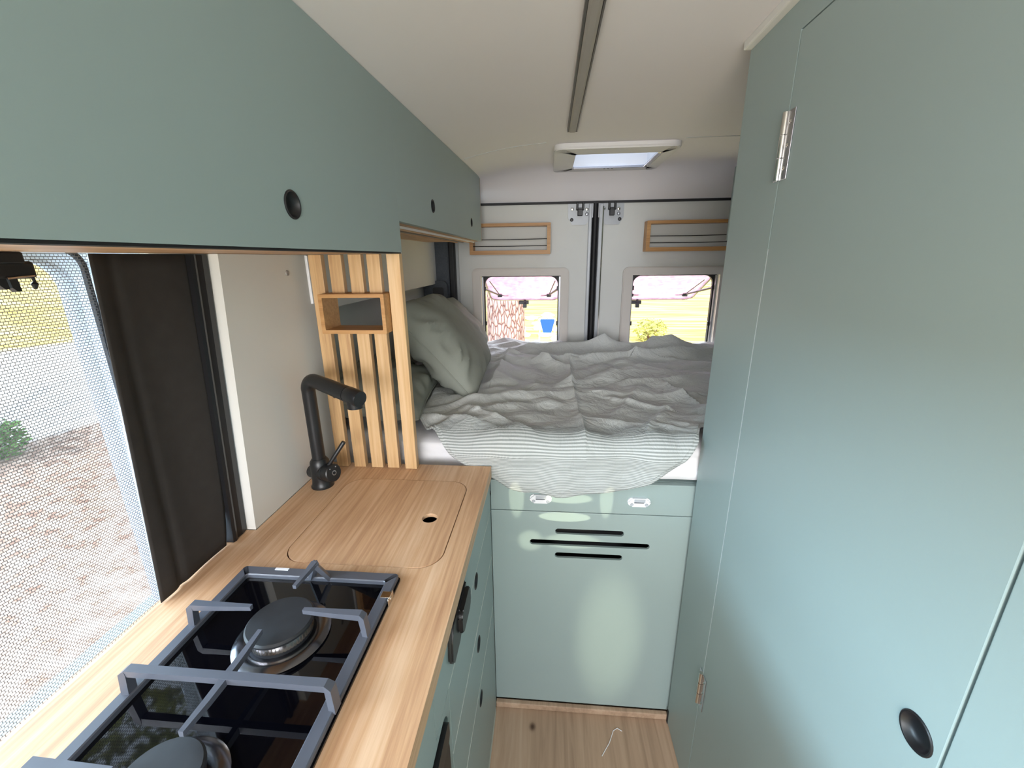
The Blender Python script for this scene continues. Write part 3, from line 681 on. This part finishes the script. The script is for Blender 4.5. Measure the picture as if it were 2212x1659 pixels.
for s in (1, -1):
    e = lambda d: .36+s*d
    bm = B(); arm(bm, [(-.384, e(.145), ZT+.001), (-.383, e(.18), ZT), (-.382, e(.2), ZT+.001)], [.006, .008, .010], [.006, .008, .009])
    for sx in (-1, 1): arm(bm, [(-.382, e(.2), ZT+.001), (-.382+sx*.018, e(.212), .930)], [.009, .011], [.008, .006])
    obj('finger', bm, 'iron', ps)
def burner(cx, cy, k):
    bm = B(); lathe(bm, [(0, 0), (.064*k, 0), (.065*k, .002), (.058*k, .0065), (.048*k, .007), (.044*k, .005), (0, .005)], (cx, cy, .9262), (0, 0, 1), 48); b0 = obj('burner', bm, 'ringsteel', t, True)
    bm = B(); lathe(bm, [(0, .004), (.041*k, .004), (.041*k, .010), (.0385*k, .012), (.0385*k, .022), (0, .022)], (cx, cy, .9265), (0, 0, 1), 48); obj('base_ring', bm, 'burner', b0, True)
    bm = B(); n = 60
    for i in range(n):
        a0 = 2*math.pi*i/n; a1 = 2*math.pi*(i+.7)/n; ro, ri = .0425*k, .036*k
        prism(bm, [(cx+ro*math.cos(a0), cy+ro*math.sin(a0), .9375), (cx+ro*math.cos(a1), cy+ro*math.sin(a1), .9375), (cx+ri*math.cos(a1), cy+ri*math.sin(a1), .9375), (cx+ri*math.cos(a0), cy+ri*math.sin(a0), .9375)], (0, 0, .0115))
    lathe(bm, [(.0415*k, .0), (.0415*k, .0115), (.03*k, .0115), (.03*k, 0), (.0415*k, 0)], (cx, cy, .9375), (0, 0, 1), 48); obj('flame_ring', bm, 'chrome', b0, True)
    bm = B(); lathe(bm, [(0, 0), (.044*k, 0), (.0455*k, .0012), (.0455*k, .004), (.043*k, .0066), (.02*k, .0074), (0, .0075)], (cx, cy, .9495), (0, 0, 1), 56); obj('burner_cap', bm, 'burner', b0, True)
burner(-.379, .457, 1.0); burner(-.384, .262, .9)
bm = B(); box(bm, -.249, -.2465, .525, .548, .921, .934, .001); box(bm, -.262, -.2465, .53, .543, .9335, .935, .0005); lathe(bm, [(0, .0015), (.003, .001), (.003, 0), (0, 0)], (-.2465, .536, .929), (1, 0, 0), 10); obj('clip', bm, 'chrome', t)
bm = B(); box(bm, -.470, -.446, .5785, .5835, .9336, .9345); obj('rating_sticker', bm, 'bright', t)

# ---------------------------------------------------------------- slatted divider with a niche
t = thing('slatted_divider', (-.45, .995, .9205), 'bamboo slatted divider with a small box shelf between worktop and bed', 'divider')
for cx in (-.5435, -.4955, -.4478, -.404, -.3555):
    bm = B()
    if -.53 < cx < -.36:
        box(bm, cx-.0155, cx+.0155, .983, 1.0, .9207, 1.285, .0012); obj('slat', bm, 'bamboo_z', t)
        bm = B(); box(bm, cx-.0155, cx+.0155, .983, 1.0, 1.3755, 1.4625, .0012)
    elif cx < -.53: box(bm, cx-.0155, cx+.0155, .983, 1.0, .9207, 1.4625, .0012)
    else: box(bm, cx-.0155, cx+.0155, .98, 1.0, .9207, 1.4625, .0012)
    obj('slat', bm, 'bamboo_z', t)
bm = B(); ring_prism(bm, rrect(-.5275, -.3722, 1.285, 1.3755, .0015, 2), rrect(-.5185, -.3805, 1.2935, 1.3675, .0015, 2), lambda a, c: (a, .945, c), (0, .075, 0)); obj('niche_box', bm, 'bamboo_x', t)

# ---------------------------------------------------------------- bed
t = thing('bed_platform', (.12, 1.7, 0), 'sage green bed base front with vent slots facing the aisle', 'bed base')
bm = B(); box(bm, -.1595, .43, 1.066, 1.084, .7525, .848, .0015); tr = obj('top_rail', bm, 'sage', t)
bm = B(); box(bm, -.1595, .43, 1.066, 1.0735, .025, .7505, .0012); lp = obj('vent_panel', bm, 'sage', t)
for x0, x1, zc in ((.027, .223, .6875), (-.047, .298, .648), (.027, .223, .606)):
    bm = B(); prism(bm, [(x, 1.0, z) for x, z in rrect(x0, x1, zc-.009, zc+.009, .0088, 6)], (0, .2, 0)); shift_cut(lp, bm)
bm = B(); box(bm, -.1595, .40, 1.15, 1.155, .03, .74); obj('slot_shade_board', bm, 'gap', t)  # black board added behind the vent slots, standing in for their shade
bm = B(); box(bm, -.69, 1.14, 1.086, 2.34, .80, .848); obj('deck', bm, 'sage', t)
bm = B(); box(bm, -.69, -.1605, 1.05, 1.068, .01, .80); obj('side_support', bm, 'sage', t)
for cx in (-.016, .257):
    bm = B(); prism(bm, [(x, 1.066, z) for x, z in rrect(cx-.031, cx+.031, .782, .808, .0125, 8)], (0, -.008, 0)); bmesh.ops.bevel(bm, geom=[e for e in bm.edges if all(v.co.y < 1.059 for v in e.verts)], offset=.004, segments=3, affect='EDGES')
    lf = obj('latch_fitting', bm, 'bright', tr, True)
    bm = B(); box(bm, cx-.014, cx+.016, 1.0572, 1.0585, .795, .806); obj('slot', bm, 'painted', lf)
    bm = B(); box(bm, cx-.014, cx+.012, 1.0568, 1.058, .7945, .797); obj('slot_lip', bm, 'charcoal', lf)
    for dx in (-.02, .02):
        bm = B(); lathe(bm, [(0, .0008), (.003, .0008), (.0042, .0014), (.0048, 0), (0, 0)], (cx+dx, 1.058, .789), (0, -1, 0), 12); obj('screw', bm, 'painted', lf, True)
bm = B(); box(bm, -.1595, .402, 1.05, 1.066, .0005, .0225, .003); struct('baseboard_rear', bm, 'floor')

# mattress in a white sheet
def lump(name, x0, x1, y0, y1, z0, z1, mat, rad, amp, label, cat, n=(60, 50)):
    bm = B(); box(bm, x0, x1, y0, y1, z0, z1)
    bmesh.ops.subdivide_edges(bm, edges=bm.edges[:], cuts=34, use_grid_fill=True)
    c = Vector(((x0+x1)/2, (y0+y1)/2, (z0+z1)/2)); h = Vector(((x1-x0)/2, (y1-y0)/2, (z1-z0)/2))
    for v in bm.verts:
        p = v.co-c; q = Vector((max(-h.x+rad, min(h.x-rad, p.x)), max(-h.y+rad, min(h.y-rad, p.y)), max(-h.z+rad, min(h.z-rad, p.z))))
        d = p-q
        if d.length > 1e-6: p = q+d.normalized()*rad
        s = noise.noise(Vector((p.x*5, p.y*6, p.z*26)))*amp+noise.noise(Vector((p.x*14, p.y*14, p.z*50+5)))*amp*.5
        v.co = c+p+(d.normalized() if d.length > 1e-6 else Vector((0, 0, 0)))*s
    return obj(name, bm, mat, None, True, label, cat, org=(c.x, c.y, z0))
lump('mattress', -.66, 1.10, 1.063, 2.34, .857, .965, 'fabric_white', .03, .009, 'mattress in a white fitted sheet on the bed base', 'mattress')

# duvet
CRE = [((.09, 1.80), (.088, 1.5), .016, .016), ((.088, 1.5), (.10, 1.05), .010, .010), ((-.185, 1.97), (.0, 1.80), .020, .03), ((.0, 1.84), (.78, 2.03), .040, .03),
       ((-.21, 1.50), (-.185, 1.97), .022, .03), ((.09, 1.52), (.40, 1.78), .016, .03), ((.206, 1.227), (.322, 1.47), .014, .02), ((.354, 1.276), (.22, 1.36), .014, .02),
       ((.498, 1.424), (.20, 1.42), .012, .03), ((.27, 1.087), (.37, 1.28), .014, .018), ((-.258, 1.202), (-.08, 1.08), .016, .022), ((-.25, 1.30), (.05, 1.45), .014, .05),
       ((-.10, 2.10), (.28, 2.14), .046, .03), ((.28, 2.14), (.60, 2.12), .042, .04), ((.6, 2.12), (1.2, 2.16), .036, .05), ((.394, 1.94), (.56, 2.2), .026, .025), ((.30, 1.55), (.60, 1.62), .014, .02), ((.434, 1.532), (.50, 1.25), .014, .014),
       ((-.33, 1.05), (-.15, 1.22), .014, .02), ((-.36, 1.15), (-.22, 1.10), .016, .02), ((.1, 1.18), (.33, 1.10), .010, .02), ((-.1, 1.9), (.09, 1.72), .016, .018), ((.55, 1.9), (.85, 1.75), .02, .03)]
def wrinkle(x, y):
    w = 0
    for (ax, ay), (bx, by), amp, wid in CRE:
        dx, dy = bx-ax, by-ay; L2 = dx*dx+dy*dy
        tt = ((x-ax)*dx+(y-ay)*dy)/L2; tc = max(0, min(1, tt))
        ex, ey = x-ax-dx*tc, y-ay-dy*tc; d = math.hypot(ex, ey)
        side = (x-ax)*dy-(y-ay)*dx
        ww = wid*(1.6 if side > 0 else .7)
        w += amp*math.exp(-(d/ww)**1.3)
    wx, wy = x+.10*noise.noise(Vector((x*3, y*3, 1))), y+.10*noise.noise(Vector((x*3, y*3, 7)))
    for f, amp, sd_ in ((3.4, .030, 0), (7.5, .020, 4), (15, .007, 9)):
        ds = noise.voronoi(Vector((wx*f*.8+wy*f*.35, wy*f*1.15-wx*f*.2, sd_)))[0]
        m = .55+.6*noise.noise(Vector((x*2.2, y*2.2, sd_+20)))
        w += amp*max(.1, m)*(1-min(1, ds[0]))
    for dx_, dy_, f, ph, amp in ((.5, .86, 8, 0, .014), (-.35, .94, 10, 3, .012), (.95, .3, 7, 5, .010)):
        q = (x*dx_+y*dy_)*f+1.6*noise.noise(Vector((x*1.8, y*1.8, ph))); q = abs(q-math.floor(q)-.5)*2
        w += amp*q*max(0, noise.noise(Vector((x*2.5, y*2.5, ph+11)))+.25)*1.6
    return w
def hem_drop(x):
    pts = [(-.45, -.16), (-.385, -.10), (-.34, -.03), (-.25, .055), (-.154, .113), (-.10, .142), (-.06, .155), (.025, .158), (.174, .150), (.215, .142), (.265, .116), (.33, .062), (.385, .010), (.41, -.05), (1, -.06)]
    for (a, c), (b_, d) in zip(pts, pts[1:]):
        if x <= b_: return c+(d-c)*(x-a)/(b_-a)
    return pts[-1][1]
def duvet():
    bm = B(); uvl = bm.loops.layers.uv.new('UVMap'); NU, NV = 300, 300; x0, x1 = -.40, 1.0; yb, yf, zt = 2.355, 1.052, .978; rad = .028
    flat = yb-yf; g = []; uv = {}
    for i in range(NU+1):
        x = x0+(x1-x0)*i/NU; g.append([]); smax = flat+hem_drop(x)+.010*noise.noise(Vector((x*9, 0, 3)))
        for j in range(NV+1):
            s = smax*j/NV; w = wrinkle(x, yb-min(s, flat+.02))
            arc = rad*math.pi/2
            if s < flat: y, z, n = yb-s, zt, Vector((0, 0, 1))
            elif s < flat+arc:
                a = (s-flat)/rad; y = yf-rad*math.sin(a); z = zt-rad*(1-math.cos(a)); n = Vector((0, -math.sin(a), math.cos(a)))
            else: y = yf-rad-.0; z = zt-rad-(s-flat-arc); n = Vector((0, -1, 0))
            k = 1 if s < flat else max(.35, 1-(s-flat)/.12)
            q = Vector((x, y, z))+n*w*k
            if s > flat: q.y -= .006*math.sin(x*23+.6)*min(1, (s-flat)/.08)+.004*math.sin(x*51)*min(1, (s-flat)/.1); q.y = min(q.y, yf-rad*min(1, (s-flat)/arc)*.6)
            if s > smax-.012: q -= n*.003
            vtx = bm.verts.new(q); g[-1].append(vtx); uv[vtx] = (x, s)
    for i in range(NU):
        for j in range(NV):
            f = bm.faces.new((g[i][j], g[i+1][j], g[i+1][j+1], g[i][j+1]))
            for lp_ in f.loops: lp_[uvl].uv = uv[lp_.vert]
    o = obj('duvet', bm, 'duvet', None, True, 'rumpled grey-green duvet hanging over the bed front with a striped border', 'duvet', org=(.25, 1.6, .966))
    sm = o.modifiers.new('thickness', 'SOLIDIFY'); sm.thickness = .006; sm.offset = -1
    return o
duvet()

# pillows
def pillow(c, ax, ay, lx, ly, th, label, seed, sag=.0):
    """flat cushion with pinched corners; ax, ay span its face, th its thickness"""
    ax = Vector(ax).normalized(); ay = Vector(ay); ay = (ay-ax*ay.dot(ax)).normalized(); az = ax.cross(ay); c = Vector(c)
    bm = B(); n = 44; top, bot = [], []
    def pt(u, v, s):
        e = (1-abs(u)**2.6)*(1-abs(v)**2.6); h = th/2*max(0, e)**.42
        px = u*lx/2*(1-.07*(1-abs(v)**1.5)*abs(u)**4); py = v*ly/2*(1-.07*(1-abs(u)**1.5)*abs(v)**4)
        vd = noise.voronoi(Vector((u*1.7+v*.6+seed, v*1.5, s*3)))[0]
        nz = (noise.noise(Vector((u*2.1+seed, v*2.1, s)))*.016+.022*(.6-min(1, vd[0])))*min(1, e*2)
        edge = max(abs(u), abs(v)); fold = (.010*math.sin((math.atan2(v, u)*9)+seed)+.012*math.sin(math.atan2(v, u)*19+5*noise.noise(Vector((u*2, v*2, seed)))))*max(0, edge-.55)*2*(1-max(0, edge-.9)*8)
        h2 = s*(h+nz*.7+fold*min(1, e*3))
        p = c+ax*px+ay*py+az*h2
        p.z -= sag*(abs(u)**2)
        return p
    for i in range(n+1):
        top.append([]); bot.append([])
        for j in range(n+1):
            u, v = math.sin((i/n-.5)*math.pi), math.sin((j/n-.5)*math.pi)
            a = bm.verts.new(pt(u, v, 1)); top[-1].append(a)
            bot[-1].append(a if i in (0, n) or j in (0, n) else bm.verts.new(pt(u, v, -1)))
    for i in range(n):
        for j in range(n):
            bm.faces.new((top[i][j], top[i+1][j], top[i+1][j+1], top[i][j+1])); bm.faces.new((bot[i][j+1], bot[i+1][j+1], bot[i+1][j], bot[i][j]))
    lo = min(v.co.z for v in bm.verts)
    t = thing('pillow', (c.x, c.y, lo), label, 'pillow', 'sage pillows on the bed')
    obj('pillowcase', bm, 'pillow', t, True)
    bm = B(); pts = []
    for k in range(97):
        a = k/96*4; q = int(a) % 4; f = (a-int(a))*2-1; f = math.sin(f*math.pi/2)
        u, v = ((f, -1), (1, f), (-f, 1), (-1, -f))[q]; pts.append(pt(u, v, 1))
    tube(bm, pts, .0028, 6, False); obj('seam', bm, 'pillow', t, True)
pillow((-.395, 1.62, 1.145), (-.05, 1, -.02), (-.56, .10, .62), .62, .41, .18, 'upright sage pillow leaning at the head of the bed, nearest the slats', 1)
pillow((-.45, 2.13, 1.112), (-.04, 1, -.02), (-.50, 0, .62), .42, .34, .15, 'sage pillow standing behind the front pillow, nearest the rear door', 5)
pillow((-.53, 1.31, 1.048), (-.1, 1, 0), (-1, -.1, .20), .48, .30, .12, 'sage pillow lying flat behind the slatted divider', 9)

# ---------------------------------------------------------------- wardrobe on the right
XW = .40
t = thing('wardrobe', (.75, .3, 0), 'tall sage green wardrobe with hinged doors on the right', 'wardrobe')
bm = B(); box(bm, XW+.02, 1.148, -1.1, 1.045, .005, 1.835); obj('body', bm, 'sage', t)
bm = B(); prism(bm, [(XW, y, z) for y, z in ((.8555, .003), (1.05, .003), (1.05, 1.846), (-1.1, 1.846), (-1.1, 1.7985), (.8555, 1.7985))], (.018, 0, 0)); obj('side_panel', bm, 'sage', t)
bm = B(); box(bm, XW, XW+.018, .3375, .8535, .01, 1.7965, .0012); dr = obj('door', bm, 'sage', t); pull_hole(dr, (XW, .366, .955), (-1, 0, 0), .021); finger_pull(dr, (XW, .366, .955), (-1, 0, 0), .021)
bm = B(); box(bm, XW, XW+.018, -.4, .3345, .01, 1.7965, .0012); obj('door', bm, 'sage', t)
bm = B(); box(bm, XW+.0185, XW+.0195, -1.1, .86, .008, 1.80); obj('shadow_gap', bm, 'gap', t)
bm = B(); box(bm, XW+.0005, XW+.017, .8536, .8548, .35, 1.46); obj('door_edging', bm, 'bright', t)
def hinge(zc, h):
    y0 = .8546; bm = B()
    for k in range(3): 
        z0 = zc-h/2+h*k/3; tube(bm, [(XW-.004, y0, z0+.0008), (XW-.004, y0, z0+h/3-.0008)], .0052, 12)
    hg = obj('hinge', bm, 'chrome', t, True)
    for y1, y2 in ((y0-.026, y0-.004), (y0+.004, y0+.016)):
        bm = B(); box(bm, XW-.0022, XW-.0002, y1, y2, zc-h/2, zc+h/2, .0006); lf = obj('leaf', bm, 'steel', hg)
        for k in (-1, 0, 1):
            bm = B(); lathe(bm, [(0, .0016), (.002, .0013), (.0032, 0), (0, 0)], (XW-.0022, (y1+y2)/2, zc+k*h*.33), (-1, 0, 0), 12); obj('screw', bm, 'chrome', lf, True)
hinge(1.628, .108); hinge(.392, .10)
bm = B(); box(bm, .385, .43, -1.1, 1.052, 1.8465, 1.863, .003); struct('trim_6', bm, 'white')
bm = B(); box(bm, .398, .4005, 1.04, 1.0495, .0, .05); struct('trim_7', bm, 'rubber')

# ---------------------------------------------------------------- outside
GZ = -.55
def ground_material():
    """dry grass with ploughed bands, a pale gravel road and brown gravel beside the van"""
    m, nt, b, N, L = nodes('campsite_ground')
    v = coords(nt, (1, 1, 1)); sep = N.new('ShaderNodeSeparateXYZ'); L.new(v, sep.inputs[0])
    n1 = tex_noise(nt, v, .5, 5, .6); n2 = tex_noise(nt, v, 9, 4, .7); n3 = tex_noise(nt, coords(nt, (.3, 3, 1)), 1.2, 3, .6)
    grass = ramp(nt, [(.32, s2l((170, 146, 84))), (.5, s2l((212, 190, 116))), (.68, s2l((230, 212, 150)))]); L.new(n3.outputs['Fac'], grass.inputs[0])
    grav = ramp(nt, [(.35, s2l((128, 104, 92))), (.5, s2l((172, 150, 136))), (.65, s2l((206, 190, 176)))]); L.new(n2.outputs['Fac'], grav.inputs[0])
    # signed distance across: line through the camp road edge  (value = -x - .82*y + wobble)
    ma = N.new('ShaderNodeMath'); ma.operation = 'MULTIPLY_ADD'; ma.inputs[1].default_value = .55; L.new(sep.outputs['Y'], ma.inputs[0])
    mn = N.new('ShaderNodeMath'); mn.operation = 'MULTIPLY'; mn.inputs[1].default_value = -1; L.new(sep.outputs['X'], mn.inputs[0]); L.new(mn.outputs[0], ma.inputs[2])
    mw = N.new('ShaderNodeMath'); mw.operation = 'MULTIPLY_ADD'; mw.inputs[1].default_value = 1.2; L.new(n1.outputs['Fac'], mw.inputs[0]); L.new(ma.outputs[0], mw.inputs[2])
    lt = N.new('ShaderNodeMath'); lt.operation = 'LESS_THAN'; lt.inputs[1].default_value = -.9; L.new(sep.outputs['X'], lt.inputs[0])
    road = N.new('ShaderNodeMapRange'); road.inputs[1].default_value = 8.9; road.inputs[2].default_value = 9.1; L.new(mw.outputs[0], road.inputs[0])
    far = N.new('ShaderNodeMapRange'); far.inputs[1].default_value = 18.2; far.inputs[2].default_value = 19.2; L.new(mw.outputs[0], far.inputs[0])
    m1 = N.new('ShaderNodeMix'); m1.data_type = 'RGBA'; L.new(road.outputs[0], m1.inputs[0]); L.new(grav.outputs[0], m1.inputs[6]); m1.inputs[7].default_value = s2l((226, 226, 222))
    m2 = N.new('ShaderNodeMix'); m2.data_type = 'RGBA'; L.new(far.outputs[0], m2.inputs[0]); L.new(m1.outputs[2], m2.inputs[6]); L.new(grass.outputs[0], m2.inputs[7])
    # behind the van: grass
    bh = N.new('ShaderNodeMath'); bh.operation = 'GREATER_THAN'; bh.inputs[1].default_value = -2.2
    sx = N.new('ShaderNodeMath'); sx.operation = 'MULTIPLY_ADD'; sx.inputs[1].default_value = .12; L.new(sep.outputs['Y'], sx.inputs[0]); L.new(sep.outputs['X'], sx.inputs[2]); L.new(sx.outputs[0], bh.inputs[0])
    m3 = N.new('ShaderNodeMix'); m3.data_type = 'RGBA'; L.new(bh.outputs[0], m3.inputs[0]); L.new(m2.outputs[2], m3.inputs[6]); L.new(grass.outputs[0], m3.inputs[7])
    L.new(m3.outputs[2], b.inputs['Base Color']); b.inputs['Roughness'].default_value = .95; b.inputs['Specular IOR Level'].default_value = .1
    bump(nt, b, n2.outputs['Fac'], .6, .03)
    return m
M['ground'] = ground_material()
bm = B(); n = 60; gg = []
for i in range(n+1):
    gg.append([])
    for j in range(n+1):
        x = -60+120*i/n; y = -20+120*j/n
        z = GZ+max(0, math.hypot(x, y)-24)*.12+.25*noise.noise(Vector((x*.2, y*.2, 0)))*min(1, max(0, math.hypot(x, y-1)-11)/10)
        gg[-1].append(bm.verts.new((x, y, z)))
for i in range(n):
    for j in range(n): bm.faces.new((gg[i][j], gg[i+1][j], gg[i+1][j+1], gg[i][j+1]))
struct('ground', bm, 'ground', smooth=True)

def bark_material():
    m, nt, b, N, L = nodes('pine_bark')
    v = coords(nt, (15, 15, 5)); vo = N.new('ShaderNodeTexVoronoi'); vo.feature = 'DISTANCE_TO_EDGE'; vo.inputs['Scale'].default_value = 2.2
    nz = tex_noise(nt, v, 2, 3); mx = N.new('ShaderNodeMix'); mx.data_type = 'RGBA'; mx.inputs[0].default_value = .2; L.new(v, mx.inputs[6]); L.new(nz.outputs['Color'], mx.inputs[7]); L.new(mx.outputs[2], vo.inputs['Vector'])
    r = ramp(nt, [(.0, s2l((70, 48, 46))), (.06, s2l((136, 102, 100))), (.2, s2l((186, 152, 150)))]); L.new(vo.outputs['Distance'], r.inputs[0]); L.new(r.outputs[0], b.inputs['Base Color'])
    b.inputs['Roughness'].default_value = .95; bump(nt, b, vo.outputs['Distance'], .8, .05); return m
M['bark'] = bark_material()
M['leaf'] = plain('olive_foliage', (112, 122, 66), .8, var=.3, scale=3)
M['shrub'] = plain('pale_green_foliage', (196, 196, 120), .85, var=.25, scale=6)
M['green'] = plain('green_foliage', (92, 128, 74), .8, var=.3, scale=5)
M['stone'] = plain('pale_stone', (224, 220, 210), .9, var=.15, scale=6)
M['blue'] = plain('blue_canvas', (22, 76, 160), .8)
M['teal'] = plain('teal_plastic', (90, 200, 200), .5)
def foliage(bm, c, r, n, size, flat=.7):
    for _ in range(n):
        d = Vector((random.gauss(0, 1), random.gauss(0, 1), random.gauss(0, 1))).normalized()*r*(random.random()**.4)
        p = Vector(c)+Vector((d.x, d.y, d.z*flat)); u, w_, _d = frame_of((random.gauss(0, 1), random.gauss(0, 1), random.gauss(0, 1)))
        s = size*random.uniform(.6, 1.3)
        bm.faces.new([bm.verts.new(p+u*s), bm.verts.new(p+w_*s*.45), bm.verts.new(p-u*s), bm.verts.new(p-w_*s*.45)])
def trunk(bm, x, y, r, h, lean=(0, 0)):
    tube(bm, [(x+lean[0]*t_*h, y+lean[1]*t_*h, GZ-.1+t_*h) for t_ in [k/10 for k in range(11)]], [r*(1.35-.9*min(1, k/2.2) if k < 1 else 1.0-.035*k) for k in range(11)], 24)
t = thing('tree', (-.52, 5.2, GZ), 'thick tree trunk with cracked pinkish bark outside the left rear window', 'tree')
bm = B(); trunk(bm, -.53, 5.25, .25, 7); obj('trunk', bm, 'bark', t, True)
bm = B(); foliage(bm, (-.5, 5.6, 6.6), 2.2, 1500, .12); obj('crown', bm, 'leaf', t)
t = thing('tree', (-4.6, 1.2, GZ), 'leaning tree with bare lower branches outside the kitchen window, mirrored in the stove glass', 'tree')
bm = B(); trunk(bm, -5.2, 1.9, .14, 6, (.05, -.1))
tube(bm, [(-5.1, 1.6, 2.2), (-4.2, 1.2, 3.1), (-3.2, .3, 3.6)], [.07, .05, .03], 10); tube(bm, [(-5.0, 1.5, 2.9), (-4.4, 2.3, 3.9), (-3.6, 2.8, 4.4)], [.06, .045, .02], 10); tube(bm, [(-4.2, 1.2, 3.1), (-3.6, 1.6, 3.9), (-3.1, 1.7, 4.6)], [.045, .03, .015], 8); obj('trunk', bm, 'bark', t, True)
bm = B()
for c, r_ in (((-4.3, 1.0, 4.2), .9), ((-3.4, 2.4, 4.3), .8), ((-3.2, .4, 3.7), .6), ((-5.0, 2.6, 4.4), 1.1), ((-4.9, -.2, 4.0), .9)): foliage(bm, c, r_, 420, .08)
obj('crown', bm, 'leaf', t)
def shrub(c, r, n, size, mat, label):
    t = thing('shrub', c, label, 'shrub'); bm = B(); foliage(bm, (c[0], c[1], c[2]+r*.6), r, n, size, .75); obj('leaves', bm, mat, t)
    bm = B()
    for k in range(5): tube(bm, [(c[0], c[1], c[2]-.05), (c[0]+math.cos(k*1.3)*r*.4, c[1]+math.sin(k*1.3)*r*.4, c[2]+r*.8)], [.02, .008], 6)
    obj('stem', bm, 'bark', t)
shrub((-5.9, 3.62, GZ), .33, 900, .04, 'green', 'green bush on the gravel seen through the mesh screen')
shrub((2.5, 10.6, GZ), .42, 700, .05, 'shrub', 'low pale green bush in the dry grass outside the right rear window')
def stone(c, s, seed):
    bm = B(); bmesh.ops.create_icosphere(bm, subdivisions=2, radius=s)
    for v in bm.verts: v.co = Vector((v.co.x*1.3, v.co.y, v.co.z*.65))*(1+.3*noise.noise(v.co*3/s*.4+Vector((seed, 0, 0))))+Vector(c)
    return bm
placed = []
while len(placed) < 16:
    x = random.uniform(-.9, .5); y = random.uniform(9.6, 15); q = random.uniform(.08, .2)
    if any(math.hypot(x-a, y-c) < 1.9*(q+d) for a, c, d in placed) or math.hypot(x+.02, y-9.4) < .6: continue
    placed.append((x, y, q))
    obj('stone', stone((x, y, GZ+q*.3), q, len(placed)), 'stone', None, True, 'pale stones scattered on the grass beyond the left rear window', 'stone', 'stones outside the left rear window', org=(x, y, GZ))
# blue folding chair by the stones
t = thing('camping_chair', (-.03, 9.5, GZ), 'small blue and white camping chair on the grass outside the left rear window', 'chair')
bm = B(); prism(bm, [(-.20, 9.63, GZ+.66), (.14, 9.63, GZ+.66), (.06, 9.5, GZ+.38), (-.12, 9.5, GZ+.38)], (0, .03, .0)); obj('backrest', bm, 'blue', t)
bm = B(); box(bm, -.2, .14, 9.2, 9.5, GZ+.35, GZ+.38, .01); obj('seat', bm, 'bright', t)
for sx in (-.2, .14):
    for sy in (9.21, 9.5):
        bm = B(); tube(bm, [(sx, sy, GZ-.02), (sx, sy+(.14 if sy > 9.3 else 0), GZ+(.69 if sy > 9.3 else .37))], .014, 8); obj('leg', bm, 'bright', t, True)
bm = B(); pts = [(.178, .928, .0015), (.19, .945, .002), (.205, .966, .002), (.214, .985, .0025), (.222, 1.003, .002), (.236, 1.012, .0018), (.25, 1.004, .0015)]
tube(bm, pts, .0011, 6); obj('thread', bm, 'fabric_white', None, True, 'pale stray thread lying on the wooden floor', 'thread', org=(.21, .97, 0))
